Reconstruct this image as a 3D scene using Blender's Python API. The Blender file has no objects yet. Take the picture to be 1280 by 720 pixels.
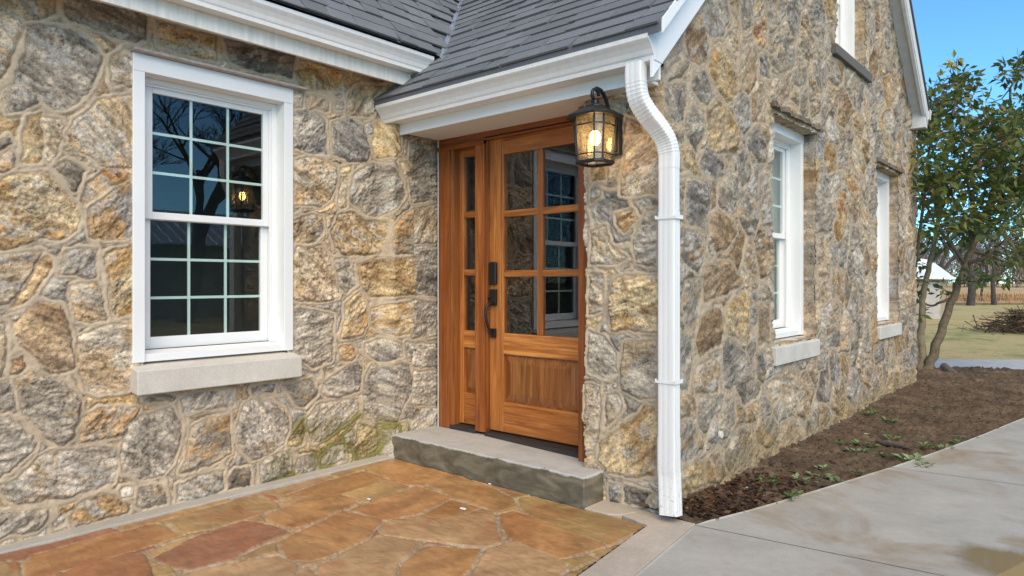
import bpy, bmesh, math, random
import numpy as np
from mathutils import Vector, Matrix
random.seed(7); RNG = np.random.default_rng(7)
S = bpy.context.scene
COL = S.collection
H0 = 1.225                                   # eye height over the patio
F_PX, YAW, CY = 860.0, math.radians(41.0), 352.0
FW = np.array([-math.sin(YAW), math.cos(YAW), 0.0]); RT = np.array([math.cos(YAW), math.sin(YAW), 0.0]); UP = np.array([0, 0, 1.0])
def ray(u, v): return FW*F_PX + RT*(u-640) + UP*(CY-v)
def onX(u, v, X): d = ray(u, v); p = d*(X/d[0]); p[2] += H0; return p
def onY(u, v, Y): d = ray(u, v); p = d*(Y/d[1]); p[2] += H0; return p
def onZ(u, v, Z=0.0): d = ray(u, v); p = d*((Z-H0)/d[2]); p[2] += H0; return p
def lin(r, g, b, k=1.0):
    f = lambda c: ((c/255)/12.92 if c/255 <= .04045 else (((c/255)+.055)/1.055)**2.4)*k
    return (f(r), f(g), f(b))

# ------------------------------------------------------------------ objects
ORG = {}
def tag(o, label=None, cat=None, group=None, kind=None):
    if label: o['label'] = label
    if cat: o['category'] = cat
    if group: o['group'] = group
    if kind: o['kind'] = kind
    return o
def empty(name, loc, label, cat, group=None):
    o = bpy.data.objects.new(name, None); COL.objects.link(o); o.location = loc; o.empty_display_size = .1
    ORG[o.name] = np.array(loc, float)
    return tag(o, label, cat, group)
def link_mesh(name, me, verts_np, parent=None, origin=None):
    """verts are in world space; the origin goes to the base of the mesh"""
    lo, hi = verts_np.min(0), verts_np.max(0)
    org = np.array([(lo[0]+hi[0])/2, (lo[1]+hi[1])/2, lo[2]]) if origin is None else np.array(origin, float)
    me.vertices.foreach_set('co', (verts_np-org).astype(np.float32).ravel())
    o = bpy.data.objects.new(name, me); COL.objects.link(o)
    p = ORG[parent.name] if parent is not None else np.zeros(3)
    if parent is not None: o.parent = parent
    o.location = tuple(org-p); ORG[o.name] = org
    me.update()
    return o
class MB:
    def __init__(s): s.v = []; s.f = []; s.m = []; s.c = []
    def add(s, vs, fs, mi=0, c=(1, 1, 1)):
        n = len(s.v); s.v += [tuple(map(float, p)) for p in vs]
        for f in fs: s.f.append([i+n for i in f]); s.m.append(mi); s.c.append(c)
        return s
    def box(s, a, b, mi=0, c=(1, 1, 1)):
        (x0, y0, z0), (x1, y1, z1) = [tuple(min(p, q) for p, q in zip(a, b)), tuple(max(p, q) for p, q in zip(a, b))]
        vs = [(x0,y0,z0),(x1,y0,z0),(x1,y1,z0),(x0,y1,z0),(x0,y0,z1),(x1,y0,z1),(x1,y1,z1),(x0,y1,z1)]
        return s.add(vs, [(0,3,2,1),(4,5,6,7),(0,1,5,4),(1,2,6,5),(2,3,7,6),(3,0,4,7)], mi, c)
    def hexa(s, vs, mi=0, c=(1, 1, 1)):       # 4 bottom, 4 top
        return s.add(vs, [(0,3,2,1),(4,5,6,7),(0,1,5,4),(1,2,6,5),(2,3,7,6),(3,0,4,7)], mi, c)
    def ext(s, prof, d0, d1, fn, mi=0, closed=True, caps=True, c=(1,1,1)):
        n = len(prof); vs = [fn(p, d0) for p in prof]+[fn(p, d1) for p in prof]
        fs = [(i, (i+1) % n, n+(i+1) % n, n+i) for i in range(n if closed else n-1)]
        if caps: fs += [tuple(range(n))[::-1], tuple(range(n, 2*n))]
        return s.add(vs, fs, mi, c)
    def tube(s, pts, rad, n=8, mi=0, caps=True, c=(1, 1, 1)):
        pts = [Vector(p) for p in pts]; vs = []; fs = []
        if not hasattr(rad, '__len__'): rad = [rad]*len(pts)
        t0 = (pts[1]-pts[0]).normalized(); a = t0.orthogonal().normalized()
        for i, p in enumerate(pts):
            t = (pts[min(i+1, len(pts)-1)]-pts[max(i-1, 0)]).normalized()
            a = (a-t*a.dot(t)); a = a.normalized() if a.length > 1e-6 else t.orthogonal().normalized(); b = t.cross(a)
            for k in range(n):
                q = 2*math.pi*k/n; vs.append(p+(a*math.cos(q)+b*math.sin(q))*rad[i])
        for i in range(len(pts)-1):
            for k in range(n): fs.append((i*n+k, i*n+(k+1) % n, (i+1)*n+(k+1) % n, (i+1)*n+k))
        if caps: fs += [tuple(range(n))[::-1], tuple(range((len(pts)-1)*n, len(pts)*n))]
        return s.add(vs, fs, mi, c)
    def ball(s, c0, r, n=10, m=7, mi=0, sc=(1, 1, 1)):
        vs = [(c0[0], c0[1], c0[2]+r*sc[2])]; fs = []
        for i in range(1, m):
            th = math.pi*i/m
            for k in range(n):
                q = 2*math.pi*k/n; vs.append((c0[0]+r*sc[0]*math.sin(th)*math.cos(q), c0[1]+r*sc[1]*math.sin(th)*math.sin(q), c0[2]+r*sc[2]*math.cos(th)))
        vs.append((c0[0], c0[1], c0[2]-r*sc[2])); L = len(vs)-1
        for k in range(n):
            fs.append((0, 1+k, 1+(k+1) % n)); fs.append((L, L-n+(k+1) % n, L-n+k))
        for i in range(m-2):
            for k in range(n): fs.append((1+i*n+k, 1+(i+1)*n+k, 1+(i+1)*n+(k+1) % n, 1+i*n+(k+1) % n))
        return s.add(vs, fs, mi)
    def build(s, name, mats, parent=None, bevel=0, smooth=False, col=False, origin=None, solid=0, seg=2):
        me = bpy.data.meshes.new(name); me.from_pydata(s.v, [], s.f)
        if not isinstance(mats, (list, tuple)): mats = [mats]
        for m in mats: me.materials.append(m)
        me.polygons.foreach_set('material_index', s.m)
        if smooth: me.polygons.foreach_set('use_smooth', [True]*len(s.f))
        if col:
            at = me.color_attributes.new('col', 'FLOAT_COLOR', 'CORNER')
            arr = np.ones((len(me.loops), 4), np.float32); k = 0
            for f, c in zip(s.f, s.c): arr[k:k+len(f), :3] = c; k += len(f)
            at.data.foreach_set('color', arr.ravel())
        o = link_mesh(name, me, np.array(s.v, float), parent, origin)
        if solid: md = o.modifiers.new('solid', 'SOLIDIFY'); md.thickness = solid; md.offset = -1
        if bevel: md = o.modifiers.new('bevel', 'BEVEL'); md.width = bevel; md.segments = seg; md.limit_method = 'ANGLE'; md.angle_limit = math.radians(40); md.harden_normals = False
        return o

# ------------------------------------------------------------------ materials
def new_mat(name):
    m = bpy.data.materials.new(name); m.use_nodes = True; nt = m.node_tree; nt.nodes.clear()
    out = nt.nodes.new('ShaderNodeOutputMaterial'); b = nt.nodes.new('ShaderNodeBsdfPrincipled'); nt.links.new(b.outputs[0], out.inputs[0])
    return m, nt, b, out
def nd(nt, typ, **kw):
    n = nt.nodes.new(typ)
    for k, v in kw.items():
        if k == 'ins':
            for a, b in v.items(): n.inputs[a].default_value = b
        else: setattr(n, k, v)
    return n
def coords(nt, scale=(1, 1, 1), rot=(0, 0, 0)):
    tc = nd(nt, 'ShaderNodeNewGeometry'); mp = nd(nt, 'ShaderNodeMapping')
    mp.inputs['Scale'].default_value = scale; mp.inputs['Rotation'].default_value = rot
    nt.links.new(tc.outputs['Position'], mp.inputs['Vector']); return mp.outputs[0]
def noise(nt, vec, scale, detail=5, rough=.6, dist=0):
    n = nd(nt, 'ShaderNodeTexNoise'); n.inputs['Scale'].default_value = scale; n.inputs['Detail'].default_value = detail
    n.inputs['Roughness'].default_value = rough; n.inputs['Distortion'].default_value = dist; nt.links.new(vec, n.inputs['Vector']); return n.outputs['Fac']
def ramp(nt, fac, stops):
    r = nd(nt, 'ShaderNodeValToRGB'); e = r.color_ramp.elements
    while len(e) < len(stops): e.new(.5)
    for k, (p, c) in enumerate(stops): e[k].position = p; e[k].color = (*c, 1) if len(c) == 3 else c
    nt.links.new(fac, r.inputs[0]); return r.outputs[0]
def mix(nt, fac, a, b, mode='MIX'):
    m = nd(nt, 'ShaderNodeMix', data_type='RGBA', blend_type=mode)
    for s, v in ((0, fac), (6, a), (7, b)):
        if isinstance(v, (int, float)): m.inputs[s].default_value = v
        elif isinstance(v, tuple): m.inputs[s].default_value = (*v, 1)
        else: nt.links.new(v, m.inputs[s])
    return m.outputs[2]
def mth(nt, op, a, b=0.0):
    m = nd(nt, 'ShaderNodeMath', operation=op)
    for s, v in ((0, a), (1, b)):
        if isinstance(v, (int, float)): m.inputs[s].default_value = v
        else: nt.links.new(v, m.inputs[s])
    return m.outputs[0]
def bump(nt, b, h, strength, dist):
    n = nd(nt, 'ShaderNodeBump'); n.inputs['Strength'].default_value = strength; n.inputs['Distance'].default_value = dist
    nt.links.new(h, n.inputs['Height']); nt.links.new(n.outputs[0], b.inputs['Normal'])
def simple(name, c, rough=.6, metal=0, var=.12, scale=9, bs=0, bd=.002, spec=.5, bscale=60, stretch=(1, 1, 1)):
    m, nt, b, o = new_mat(name); v = coords(nt, stretch); n = noise(nt, v, scale)
    lo = tuple(x*(1-var) for x in c); hi = tuple(min(1, x*(1+var)) for x in c)
    nt.links.new(ramp(nt, n, [(.3, lo), (.7, hi)]), b.inputs['Base Color'])
    b.inputs['Roughness'].default_value = rough; b.inputs['Metallic'].default_value = metal; b.inputs['Specular IOR Level'].default_value = spec
    if bs: bump(nt, b, noise(nt, v, bscale, 6), bs, bd)
    return m
def attr(nt, name='col'):
    a = nd(nt, 'ShaderNodeAttribute'); a.attribute_name = name; return a
M = {}
# stone wall
m, nt, b, o = new_mat('rubble_stone'); v = coords(nt); a = attr(nt)
n1 = noise(nt, v, 55, 8, .7); n2 = noise(nt, v, 14, 6, .7, .6); n3 = noise(nt, v, 130, 5, .75); n4 = noise(nt, v, 26, 6, .7, .8)
tf = mth(nt, 'ADD', .28, mth(nt, 'MULTIPLY', a.outputs['Alpha'], .66))
c = mix(nt, tf, a.outputs['Color'], ramp(nt, n1, [(.33, (.52, .51, .50)), (.48, (1, 1, 1)), (.66, (1.28, 1.27, 1.25))]), 'MULTIPLY')
c = mix(nt, .6, c, ramp(nt, n2, [(.3, (.72, .72, .74)), (.6, (1.12, 1.1, 1.06))]), 'MULTIPLY')
c = mix(nt, mth(nt, 'MULTIPLY', tf, .65), c, ramp(nt, n3, [(.36, (.55, .54, .53)), (.6, (1.25, 1.25, 1.25))]), 'MULTIPLY')
c = mix(nt, ramp(nt, n4, [(.56, (0, 0, 0)), (.68, (.16,)*3)]), c, lin(188, 168, 142, .95))
nt.links.new(c, b.inputs['Base Color']); b.inputs['Roughness'].default_value = .92; b.inputs['Specular IOR Level'].default_value = .25
hs = mth(nt, 'MULTIPLY', mth(nt, 'ADD', mth(nt, 'MULTIPLY', n1, .7), mth(nt, 'MULTIPLY', n3, .3)), tf)
bump(nt, b, hs, 1.0, .012); M['stone'] = m
# flagstone
m, nt, b, o = new_mat('flagstone'); v = coords(nt); a = attr(nt)
n1 = noise(nt, v, 5, 6, .65, 1.0); n2 = noise(nt, v, 90, 6, .7); n3 = noise(nt, coords(nt, (1, 3.2, 1), (0, 0, .5)), 7, 7, .6, 1.5)
c = mix(nt, .75, a.outputs['Color'], ramp(nt, n1, [(.3, (.72, .66, .6)), (.55, (1, 1, 1)), (.75, (1.2, 1.22, 1.2))]), 'MULTIPLY')
c = mix(nt, .7, c, ramp(nt, n3, [(.32, (.74, .64, .54)), (.6, (1.12, 1.1, 1.06))]), 'MULTIPLY')
c = mix(nt, .35, c, ramp(nt, n2, [(.3, (.65, .65, .65)), (.65, (1.1, 1.1, 1.1))]), 'MULTIPLY')
nt.links.new(c, b.inputs['Base Color']); b.inputs['Specular IOR Level'].default_value = .45
nt.links.new(ramp(nt, n1, [(.3, (.26,)*3), (.7, (.5,)*3)]), b.inputs['Roughness'])
bump(nt, b, mth(nt, 'ADD', n3, mth(nt, 'MULTIPLY', n2, .35)), .3, .005); M['flag'] = m
# concrete kinds
def concrete(name, c, rough=.8, stain=None, brush=False, wet=None):
    m, nt, b, o = new_mat(name); v = coords(nt); n1 = noise(nt, v, 2.2, 7, .62, .4); n2 = noise(nt, v, 140, 5, .7); n3 = noise(nt, v, 22, 6, .65)
    cc = ramp(nt, n1, [(.3, tuple(x*.82 for x in c)), (.7, tuple(x*1.1 for x in c))])
    cc = mix(nt, .6, cc, ramp(nt, n2, [(.3, (.72,)*3), (.62, (1.1,)*3)]), 'MULTIPLY')
    cc = mix(nt, .5, cc, ramp(nt, n3, [(.3, (.85, .84, .82)), (.7, (1.08,)*3)]), 'MULTIPLY')
    h = n2
    if brush:
        br = noise(nt, coords(nt, (2, 60, 60), (0, 0, math.radians(-16))), 2.6, 4, .6)
        cc = mix(nt, .35, cc, ramp(nt, br, [(.3, (.85,)*3), (.7, (1.1,)*3)]), 'MULTIPLY'); h = mth(nt, 'ADD', n2, br)
    if stain:
        s = ramp(nt, noise(nt, coords(nt, (1, 1, 1)), 1.7, 6, .6, .8), [(.50, (0, 0, 0)), (.70, (1, 1, 1))])
        cc = mix(nt, mth(nt, 'MULTIPLY', s, .75), cc, stain)
    b.inputs['Roughness'].default_value = rough
    if wet:
        px, py, pr = wet; g = nd(nt, 'ShaderNodeNewGeometry'); d = nd(nt, 'ShaderNodeVectorMath', operation='DISTANCE'); d.inputs[1].default_value = (px, py, 0)
        nt.links.new(g.outputs['Position'], d.inputs[0])
        q = mth(nt, 'ADD', d.outputs['Value'], mth(nt, 'MULTIPLY', mth(nt, 'SUBTRACT', n1, .5), .5))
        w = ramp(nt, q, [(pr*.42, (1, 1, 1)), (pr*.85, (0, 0, 0))])
        cc = mix(nt, w, cc, lin(152, 134, 104, .85)); nt.links.new(ramp(nt, w, [(0, (rough,)*3), (1, (.06,)*3)]), b.inputs['Roughness'])
        h2 = mix(nt, w, h, (.5, .5, .5)); h = h2
    nt.links.new(cc, b.inputs['Base Color']); b.inputs['Specular IOR Level'].default_value = .35
    bump(nt, b, h, .35, .003); M[name] = m
concrete('walk_concrete', lin(182, 177, 167, .92), .66, lin(150, 124, 88, .88), True, wet=(-.37, 3.70, .26))
concrete('border_concrete', lin(196, 182, 166, .9), .85)
concrete('strip_concrete', lin(190, 184, 174, .9), .85)
concrete('sill_concrete', lin(212, 206, 196, .95), .85)
concrete('slate_sill', lin(118, 112, 106, .8), .85)
# step: pale dry top, dark damp face with a ragged edge
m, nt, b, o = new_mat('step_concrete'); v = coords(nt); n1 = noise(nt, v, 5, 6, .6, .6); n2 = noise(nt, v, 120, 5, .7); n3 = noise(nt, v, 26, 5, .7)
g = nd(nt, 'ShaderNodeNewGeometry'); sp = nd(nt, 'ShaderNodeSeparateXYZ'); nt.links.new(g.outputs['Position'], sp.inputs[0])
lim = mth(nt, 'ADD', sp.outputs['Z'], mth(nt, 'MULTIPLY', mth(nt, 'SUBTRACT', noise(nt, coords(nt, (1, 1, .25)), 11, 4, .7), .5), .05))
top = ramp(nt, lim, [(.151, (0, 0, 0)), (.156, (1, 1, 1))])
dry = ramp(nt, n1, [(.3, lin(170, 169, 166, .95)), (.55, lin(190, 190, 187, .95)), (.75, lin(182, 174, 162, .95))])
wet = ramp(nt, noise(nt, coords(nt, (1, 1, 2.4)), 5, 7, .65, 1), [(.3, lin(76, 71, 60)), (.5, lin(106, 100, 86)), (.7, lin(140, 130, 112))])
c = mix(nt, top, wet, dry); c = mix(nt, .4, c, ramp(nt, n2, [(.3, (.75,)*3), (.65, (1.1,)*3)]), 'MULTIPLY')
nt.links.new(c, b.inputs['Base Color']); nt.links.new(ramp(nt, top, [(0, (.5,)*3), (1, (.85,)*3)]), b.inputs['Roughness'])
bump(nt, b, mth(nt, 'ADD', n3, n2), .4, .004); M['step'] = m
# wood, grain along z or along x
def wood(name, axis):
    m, nt, b, o = new_mat(name); sc = (13, 13, .6) if axis == 'z' else (.6, 13, 13)
    a = attr(nt); ad = nd(nt, 'ShaderNodeVectorMath', operation='ADD'); nt.links.new(coords(nt, sc), ad.inputs[0])
    sv = nd(nt, 'ShaderNodeVectorMath', operation='SCALE'); sv.inputs['Scale'].default_value = 37.0; nt.links.new(a.outputs['Color'], sv.inputs[0]); nt.links.new(sv.outputs[0], ad.inputs[1])
    n1 = noise(nt, ad.outputs[0], 2.2, 6, .62, 1.6); n2 = noise(nt, ad.outputs[0], 17, 5, .65, .3); n3 = noise(nt, ad.outputs[0], .5, 3, .5)
    c = ramp(nt, n1, [(.28, lin(122, 68, 30)), (.5, lin(168, 102, 50)), (.72, lin(202, 138, 78))])
    c = mix(nt, .45, c, ramp(nt, n2, [(.3, (.62, .58, .54)), (.62, (1.1, 1.1, 1.1))]), 'MULTIPLY')
    c = mix(nt, .5, c, ramp(nt, n3, [(.3, (.75, .68, .6)), (.7, (1.15, 1.12, 1.1))]), 'MULTIPLY')
    c = mix(nt, 1.0, c, a.outputs['Color'], 'MULTIPLY')
    nt.links.new(c, b.inputs['Base Color']); b.inputs['Roughness'].default_value = .38; b.inputs['Coat Weight'].default_value = .25; b.inputs['Coat Roughness'].default_value = .3
    bump(nt, b, n2, .12, .002); M[name] = m
wood('wood_v', 'z'); wood('wood_h', 'x')
M['white_vinyl'] = simple('white_vinyl', (.80, .80, .79), .38, var=.03, scale=3)
M['white_metal'] = simple('white_metal', (.78, .77, .75), .4, var=.045, scale=5, stretch=(7, 7, .5))
M['grid_white'] = simple('grid_white', (.66, .74, .71), .5, var=.03)
m = M['white_metal']; nt = m.node_tree; b = [n for n in nt.nodes if n.type == 'BSDF_PRINCIPLED'][0]; src = b.inputs['Base Color'].links[0].from_socket
g = nd(nt, 'ShaderNodeNewGeometry'); sp = nd(nt, 'ShaderNodeSeparateXYZ'); nt.links.new(g.outputs['Position'], sp.inputs[0])
dz = ramp(nt, sp.outputs['Z'], [(.0, (1, 1, 1)), (.42, (0, 0, 0))]); dn_ = ramp(nt, noise(nt, coords(nt), 70, 4, .7), [(.56, (0, 0, 0)), (.66, (1, 1, 1))])
nt.links.new(mix(nt, mth(nt, 'MULTIPLY', mth(nt, 'MULTIPLY', dz, dn_), .6), src, lin(120, 96, 72)), b.inputs['Base Color'])
M['fascia'] = simple('painted_fascia', (.74, .71, .65), .55, var=.14, scale=6, bs=.1, bscale=40, stretch=(5, 5, .7))
M['soffit_grey'] = simple('weathered_rake_paint', (.62, .62, .61), .6, var=.1, scale=14, stretch=(1, 1, 1))
M['black'] = simple('black_metal', (.012, .012, .014), .45, var=.3, scale=50, bs=.15, bscale=150)
M['satin_black'] = simple('satin_black', (.008, .008, .009), .35, var=.2)
M['threshold'] = simple('dark_threshold', (.028, .027, .028), .55, var=.4, scale=20, stretch=(.3, 3, 1))
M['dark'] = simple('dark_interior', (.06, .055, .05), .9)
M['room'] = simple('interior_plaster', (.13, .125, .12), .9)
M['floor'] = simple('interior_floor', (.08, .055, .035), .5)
M['galv'] = simple('valley_metal', (.55, .57, .6), .35, metal=.7, var=.25, scale=30)
M['lintel'] = simple('lintel_stone', lin(120, 106, 90, .8), .95, var=.5, scale=16, bs=.8, bd=.01, bscale=30)
M['cap'] = simple('drip_cap', lin(176, 166, 158, .85), .8, var=.2, scale=30, bs=.3)
M['curtain'] = simple('curtain_cloth', (.30, .44, .40), .9, var=.1)
# shingles
m, nt, b, o = new_mat('asphalt_shingle'); v = coords(nt); a = attr(nt)
n1 = noise(nt, v, 420, 3, .7); n2 = noise(nt, v, 3, 4, .6)
c = mix(nt, .8, a.outputs['Color'], ramp(nt, n1, [(.3, (.45,)*3), (.5, (1,)*3), (.7, (1.9,)*3)]), 'MULTIPLY')
c = mix(nt, .4, c, ramp(nt, n2, [(.3, (.8,)*3), (.7, (1.15,)*3)]), 'MULTIPLY')
nt.links.new(c, b.inputs['Base Color']); b.inputs['Roughness'].default_value = .85; bump(nt, b, n1, .5, .003); M['shingle'] = m
# glass: thin pane, reflective by Fresnel, tinted see-through
def glass(name, tint, rough=0.0, bumpy=0, ior=1.5, boost=1.0):
    m = bpy.data.materials.new(name); m.use_nodes = True; nt = m.node_tree; nt.nodes.clear()
    out = nd(nt, 'ShaderNodeOutputMaterial'); t = nd(nt, 'ShaderNodeBsdfTransparent'); g = nd(nt, 'ShaderNodeBsdfGlossy'); mx = nd(nt, 'ShaderNodeMixShader'); ge = nd(nt, 'ShaderNodeNewGeometry'); dt = nd(nt, 'ShaderNodeVectorMath', operation='DOT_PRODUCT')
    t.inputs[0].default_value = (*tint, 1); g.inputs['Roughness'].default_value = rough; nt.links.new(ge.outputs['Normal'], dt.inputs[0]); nt.links.new(ge.outputs['Incoming'], dt.inputs[1])
    sch = mth(nt, 'POWER', mth(nt, 'SUBTRACT', 1.0, mth(nt, 'ABSOLUTE', dt.outputs['Value'])), 5.0)
    k = mth(nt, 'MINIMUM', mth(nt, 'MULTIPLY', mth(nt, 'ADD', .04, mth(nt, 'MULTIPLY', sch, .96)), boost), 1.0)
    nt.links.new(k, mx.inputs[0]); nt.links.new(t.outputs[0], mx.inputs[1]); nt.links.new(g.outputs[0], mx.inputs[2]); nt.links.new(mx.outputs[0], out.inputs[0])
    if bumpy:
        bn = nd(nt, 'ShaderNodeBump'); bn.inputs['Strength'].default_value = bumpy; bn.inputs['Distance'].default_value = .01
        nt.links.new(noise(nt, coords(nt), 60, 3), bn.inputs['Height']); nt.links.new(bn.outputs[0], g.inputs['Normal'])
    M[name] = m
glass('window_glass', (.86, .95, .93), 0, 0, 1.5, 2.0); glass('door_glass', (.8, .82, .82), 0, 0, 1.5, 3.4)
# lantern glass: seeded amber, scatters the bulb light
m = bpy.data.materials.new('seeded_glass'); m.use_nodes = True; nt = m.node_tree; nt.nodes.clear()
out = nd(nt, 'ShaderNodeOutputMaterial'); t = nd(nt, 'ShaderNodeBsdfTransparent'); tl = nd(nt, 'ShaderNodeBsdfTranslucent'); gl = nd(nt, 'ShaderNodeBsdfGlossy'); m1 = nd(nt, 'ShaderNodeMixShader'); m2 = nd(nt, 'ShaderNodeMixShader')
t.inputs[0].default_value = (.90, .86, .78, 1); tl.inputs[0].default_value = (.95, .87, .72, 1); gl.inputs['Roughness'].default_value = .12
w = ramp(nt, noise(nt, coords(nt), 70, 3), [(.35, (.05,)*3), (.7, (.20,)*3)]); nt.links.new(w, m1.inputs[0]); nt.links.new(t.outputs[0], m1.inputs[1]); nt.links.new(tl.outputs[0], m1.inputs[2])
m2.inputs[0].default_value = .08; nt.links.new(m1.outputs[0], m2.inputs[1]); nt.links.new(gl.outputs[0], m2.inputs[2]); nt.links.new(m2.outputs[0], out.inputs[0]); M['seeded'] = m
m, nt, b, o = new_mat('bulb_glow'); b.inputs['Base Color'].default_value = (1, .9, .7, 1); b.inputs['Emission Color'].default_value = (1, .66, .30, 1); b.inputs['Emission Strength'].default_value = 26; M['bulb'] = m
# ground
m, nt, b, o = new_mat('bed_soil'); v = coords(nt); n1 = noise(nt, v, 3, 7, .65, .5); n2 = noise(nt, v, 45, 6, .75); n3 = noise(nt, v, 160, 4, .7)
c = ramp(nt, n1, [(.3, lin(92, 78, 64, .86)), (.55, lin(126, 107, 88, .86)), (.75, lin(158, 136, 112, .86))])
c = mix(nt, .8, c, ramp(nt, n2, [(.3, (.5, .48, .46)), (.55, (1, 1, 1)), (.75, (1.4, 1.35, 1.3))]), 'MULTIPLY')
nt.links.new(c, b.inputs['Base Color']); b.inputs['Roughness'].default_value = .95; b.inputs['Specular IOR Level'].default_value = .2
bump(nt, b, mth(nt, 'ADD', n2, mth(nt, 'MULTIPLY', n3, .5)), .9, .02); M['soil'] = m
m, nt, b, o = new_mat('winter_lawn'); v = coords(nt); n1 = noise(nt, v, .35, 6, .6, .5); n2 = noise(nt, v, 2.6, 7, .7, .3); n3 = noise(nt, v, 30, 5, .75)
c = ramp(nt, mth(nt, 'ADD', mth(nt, 'MULTIPLY', n1, .5), mth(nt, 'MULTIPLY', n2, .5)), [(.34, lin(120, 128, 78, .95)), (.43, lin(158, 156, 104, .95)), (.50, lin(194, 174, 124, .95)), (.62, lin(206, 176, 132, .95))])
c = mix(nt, .7, c, ramp(nt, n3, [(.3, (.6, .6, .55)), (.65, (1.2, 1.2, 1.15))]), 'MULTIPLY')
nt.links.new(c, b.inputs['Base Color']); b.inputs['Roughness'].default_value = 1; b.inputs['Specular IOR Level'].default_value = .1; bump(nt, b, n3, 1, .03); M['lawn'] = m
M['field'] = simple('dry_field', lin(206, 172, 126, .85), 1, var=.3, scale=.6, spec=.05, bs=.8, bd=.1, bscale=6)
M['verge'] = simple('dead_grass', lin(176, 146, 104, .8), 1, var=.35, scale=6, spec=.05, bs=1, bd=.03, bscale=40)
M['road'] = simple('grey_asphalt', lin(184, 180, 174, .9), .9, var=.12, scale=5, bs=.4, bscale=90)
M['bark'] = simple('evergreen_bark', lin(124, 108, 86, .8), .95, var=.4, scale=18, bs=.6, bd=.008, bscale=45)
M['pale_bark'] = simple('pale_bark', lin(158, 140, 112, .75), .95, var=.3, scale=14, bs=.5, bd=.006, bscale=45)
M['dark_bark'] = simple('bare_bark', lin(92, 82, 74, .7), .95, var=.35, scale=6, bs=.5, bd=.01, bscale=20)
M['twig'] = simple('brushwood', lin(110, 86, 66, .75), .95, var=.4, scale=12)
def leafmat(name, rough=.5, trans=.25, spec=.4):
    m = bpy.data.materials.new(name); m.use_nodes = True; nt = m.node_tree; nt.nodes.clear()
    out = nd(nt, 'ShaderNodeOutputMaterial'); b = nd(nt, 'ShaderNodeBsdfPrincipled'); tl = nd(nt, 'ShaderNodeBsdfTranslucent'); mx = nd(nt, 'ShaderNodeMixShader'); a = attr(nt)
    nt.links.new(a.outputs['Color'], b.inputs['Base Color']); nt.links.new(a.outputs['Color'], tl.inputs[0]); b.inputs['Roughness'].default_value = rough; b.inputs['Specular IOR Level'].default_value = spec
    mx.inputs[0].default_value = trans; nt.links.new(b.outputs[0], mx.inputs[1]); nt.links.new(tl.outputs[0], mx.inputs[2]); nt.links.new(mx.outputs[0], out.inputs[0]); M[name] = m
leafmat('leaf', .5, .38); leafmat('weed_leaf', .6); leafmat('litter', .8, .1, .2); leafmat('far_twigs', .95, .1, .05)
M['room_x'] = M['room']
M['tan_siding'] = simple('tan_siding', lin(176, 158, 134, .8), .8, var=.05)
M['metal_roof'] = simple('pale_metal_roof', (.55, .6, .62), .35, metal=.4, var=.1)
M['shed_roof'] = simple('white_shed_roof', (.75, .76, .78), .5, var=.08)
M['dark_gap'] = simple('dark_opening', (.02, .02, .02), .9)

# ------------------------------------------------------------------ numpy noise
def _h(ix, iy, s):
    n = (ix.astype(np.int64)*374761393+iy.astype(np.int64)*668265263+s*974634777) & 0x7fffffff
    n = ((n ^ (n >> 13))*1274126177) & 0x7fffffff
    n = ((n ^ (n >> 15))*668265263) & 0x7fffffff
    return (n ^ (n >> 16))/float(0x7fffffff)
def vn(x, y, s=0):
    ix = np.floor(x); iy = np.floor(y); fx = x-ix; fy = y-iy; ix = ix.astype(np.int64); iy = iy.astype(np.int64)
    fx = fx**3*(fx*(fx*6-15)+10); fy = fy**3*(fy*(fy*6-15)+10)
    a = _h(ix, iy, s); b = _h(ix+1, iy, s); c = _h(ix, iy+1, s); d = _h(ix+1, iy+1, s)
    return (a*(1-fx)+b*fx)*(1-fy)+(c*(1-fx)+d*fx)*fy
def fbm(x, y, s=0, o=4, g=.5):
    t = 0; a = 1; n = 0
    for k in range(o): t = t+a*vn(x*2**k, y*2**k, s+k*17); n += a; a *= g
    return t/n
def sm(x, a, b): t = np.clip((x-a)/(b-a), 0, 1); return t*t*(3-2*t)
def poly_sd(px, py, P):
    d = np.full(px.shape, 1e9); s = np.ones(px.shape); n = len(P); j = n-1
    for i in range(n):
        ex, ey = P[j][0]-P[i][0], P[j][1]-P[i][1]; wx, wy = px-P[i][0], py-P[i][1]
        t = np.clip((wx*ex+wy*ey)/(ex*ex+ey*ey+1e-12), 0, 1); bx, by = wx-ex*t, wy-ey*t; d = np.minimum(d, bx*bx+by*by)
        c1 = py >= P[i][1]; c2 = py < P[j][1]; c3 = ex*wy > ey*wx
        s = np.where((c1 & c2 & c3) | (~c1 & ~c2 & ~c3), -s, s); j = i
    return np.sqrt(d)*s
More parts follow.
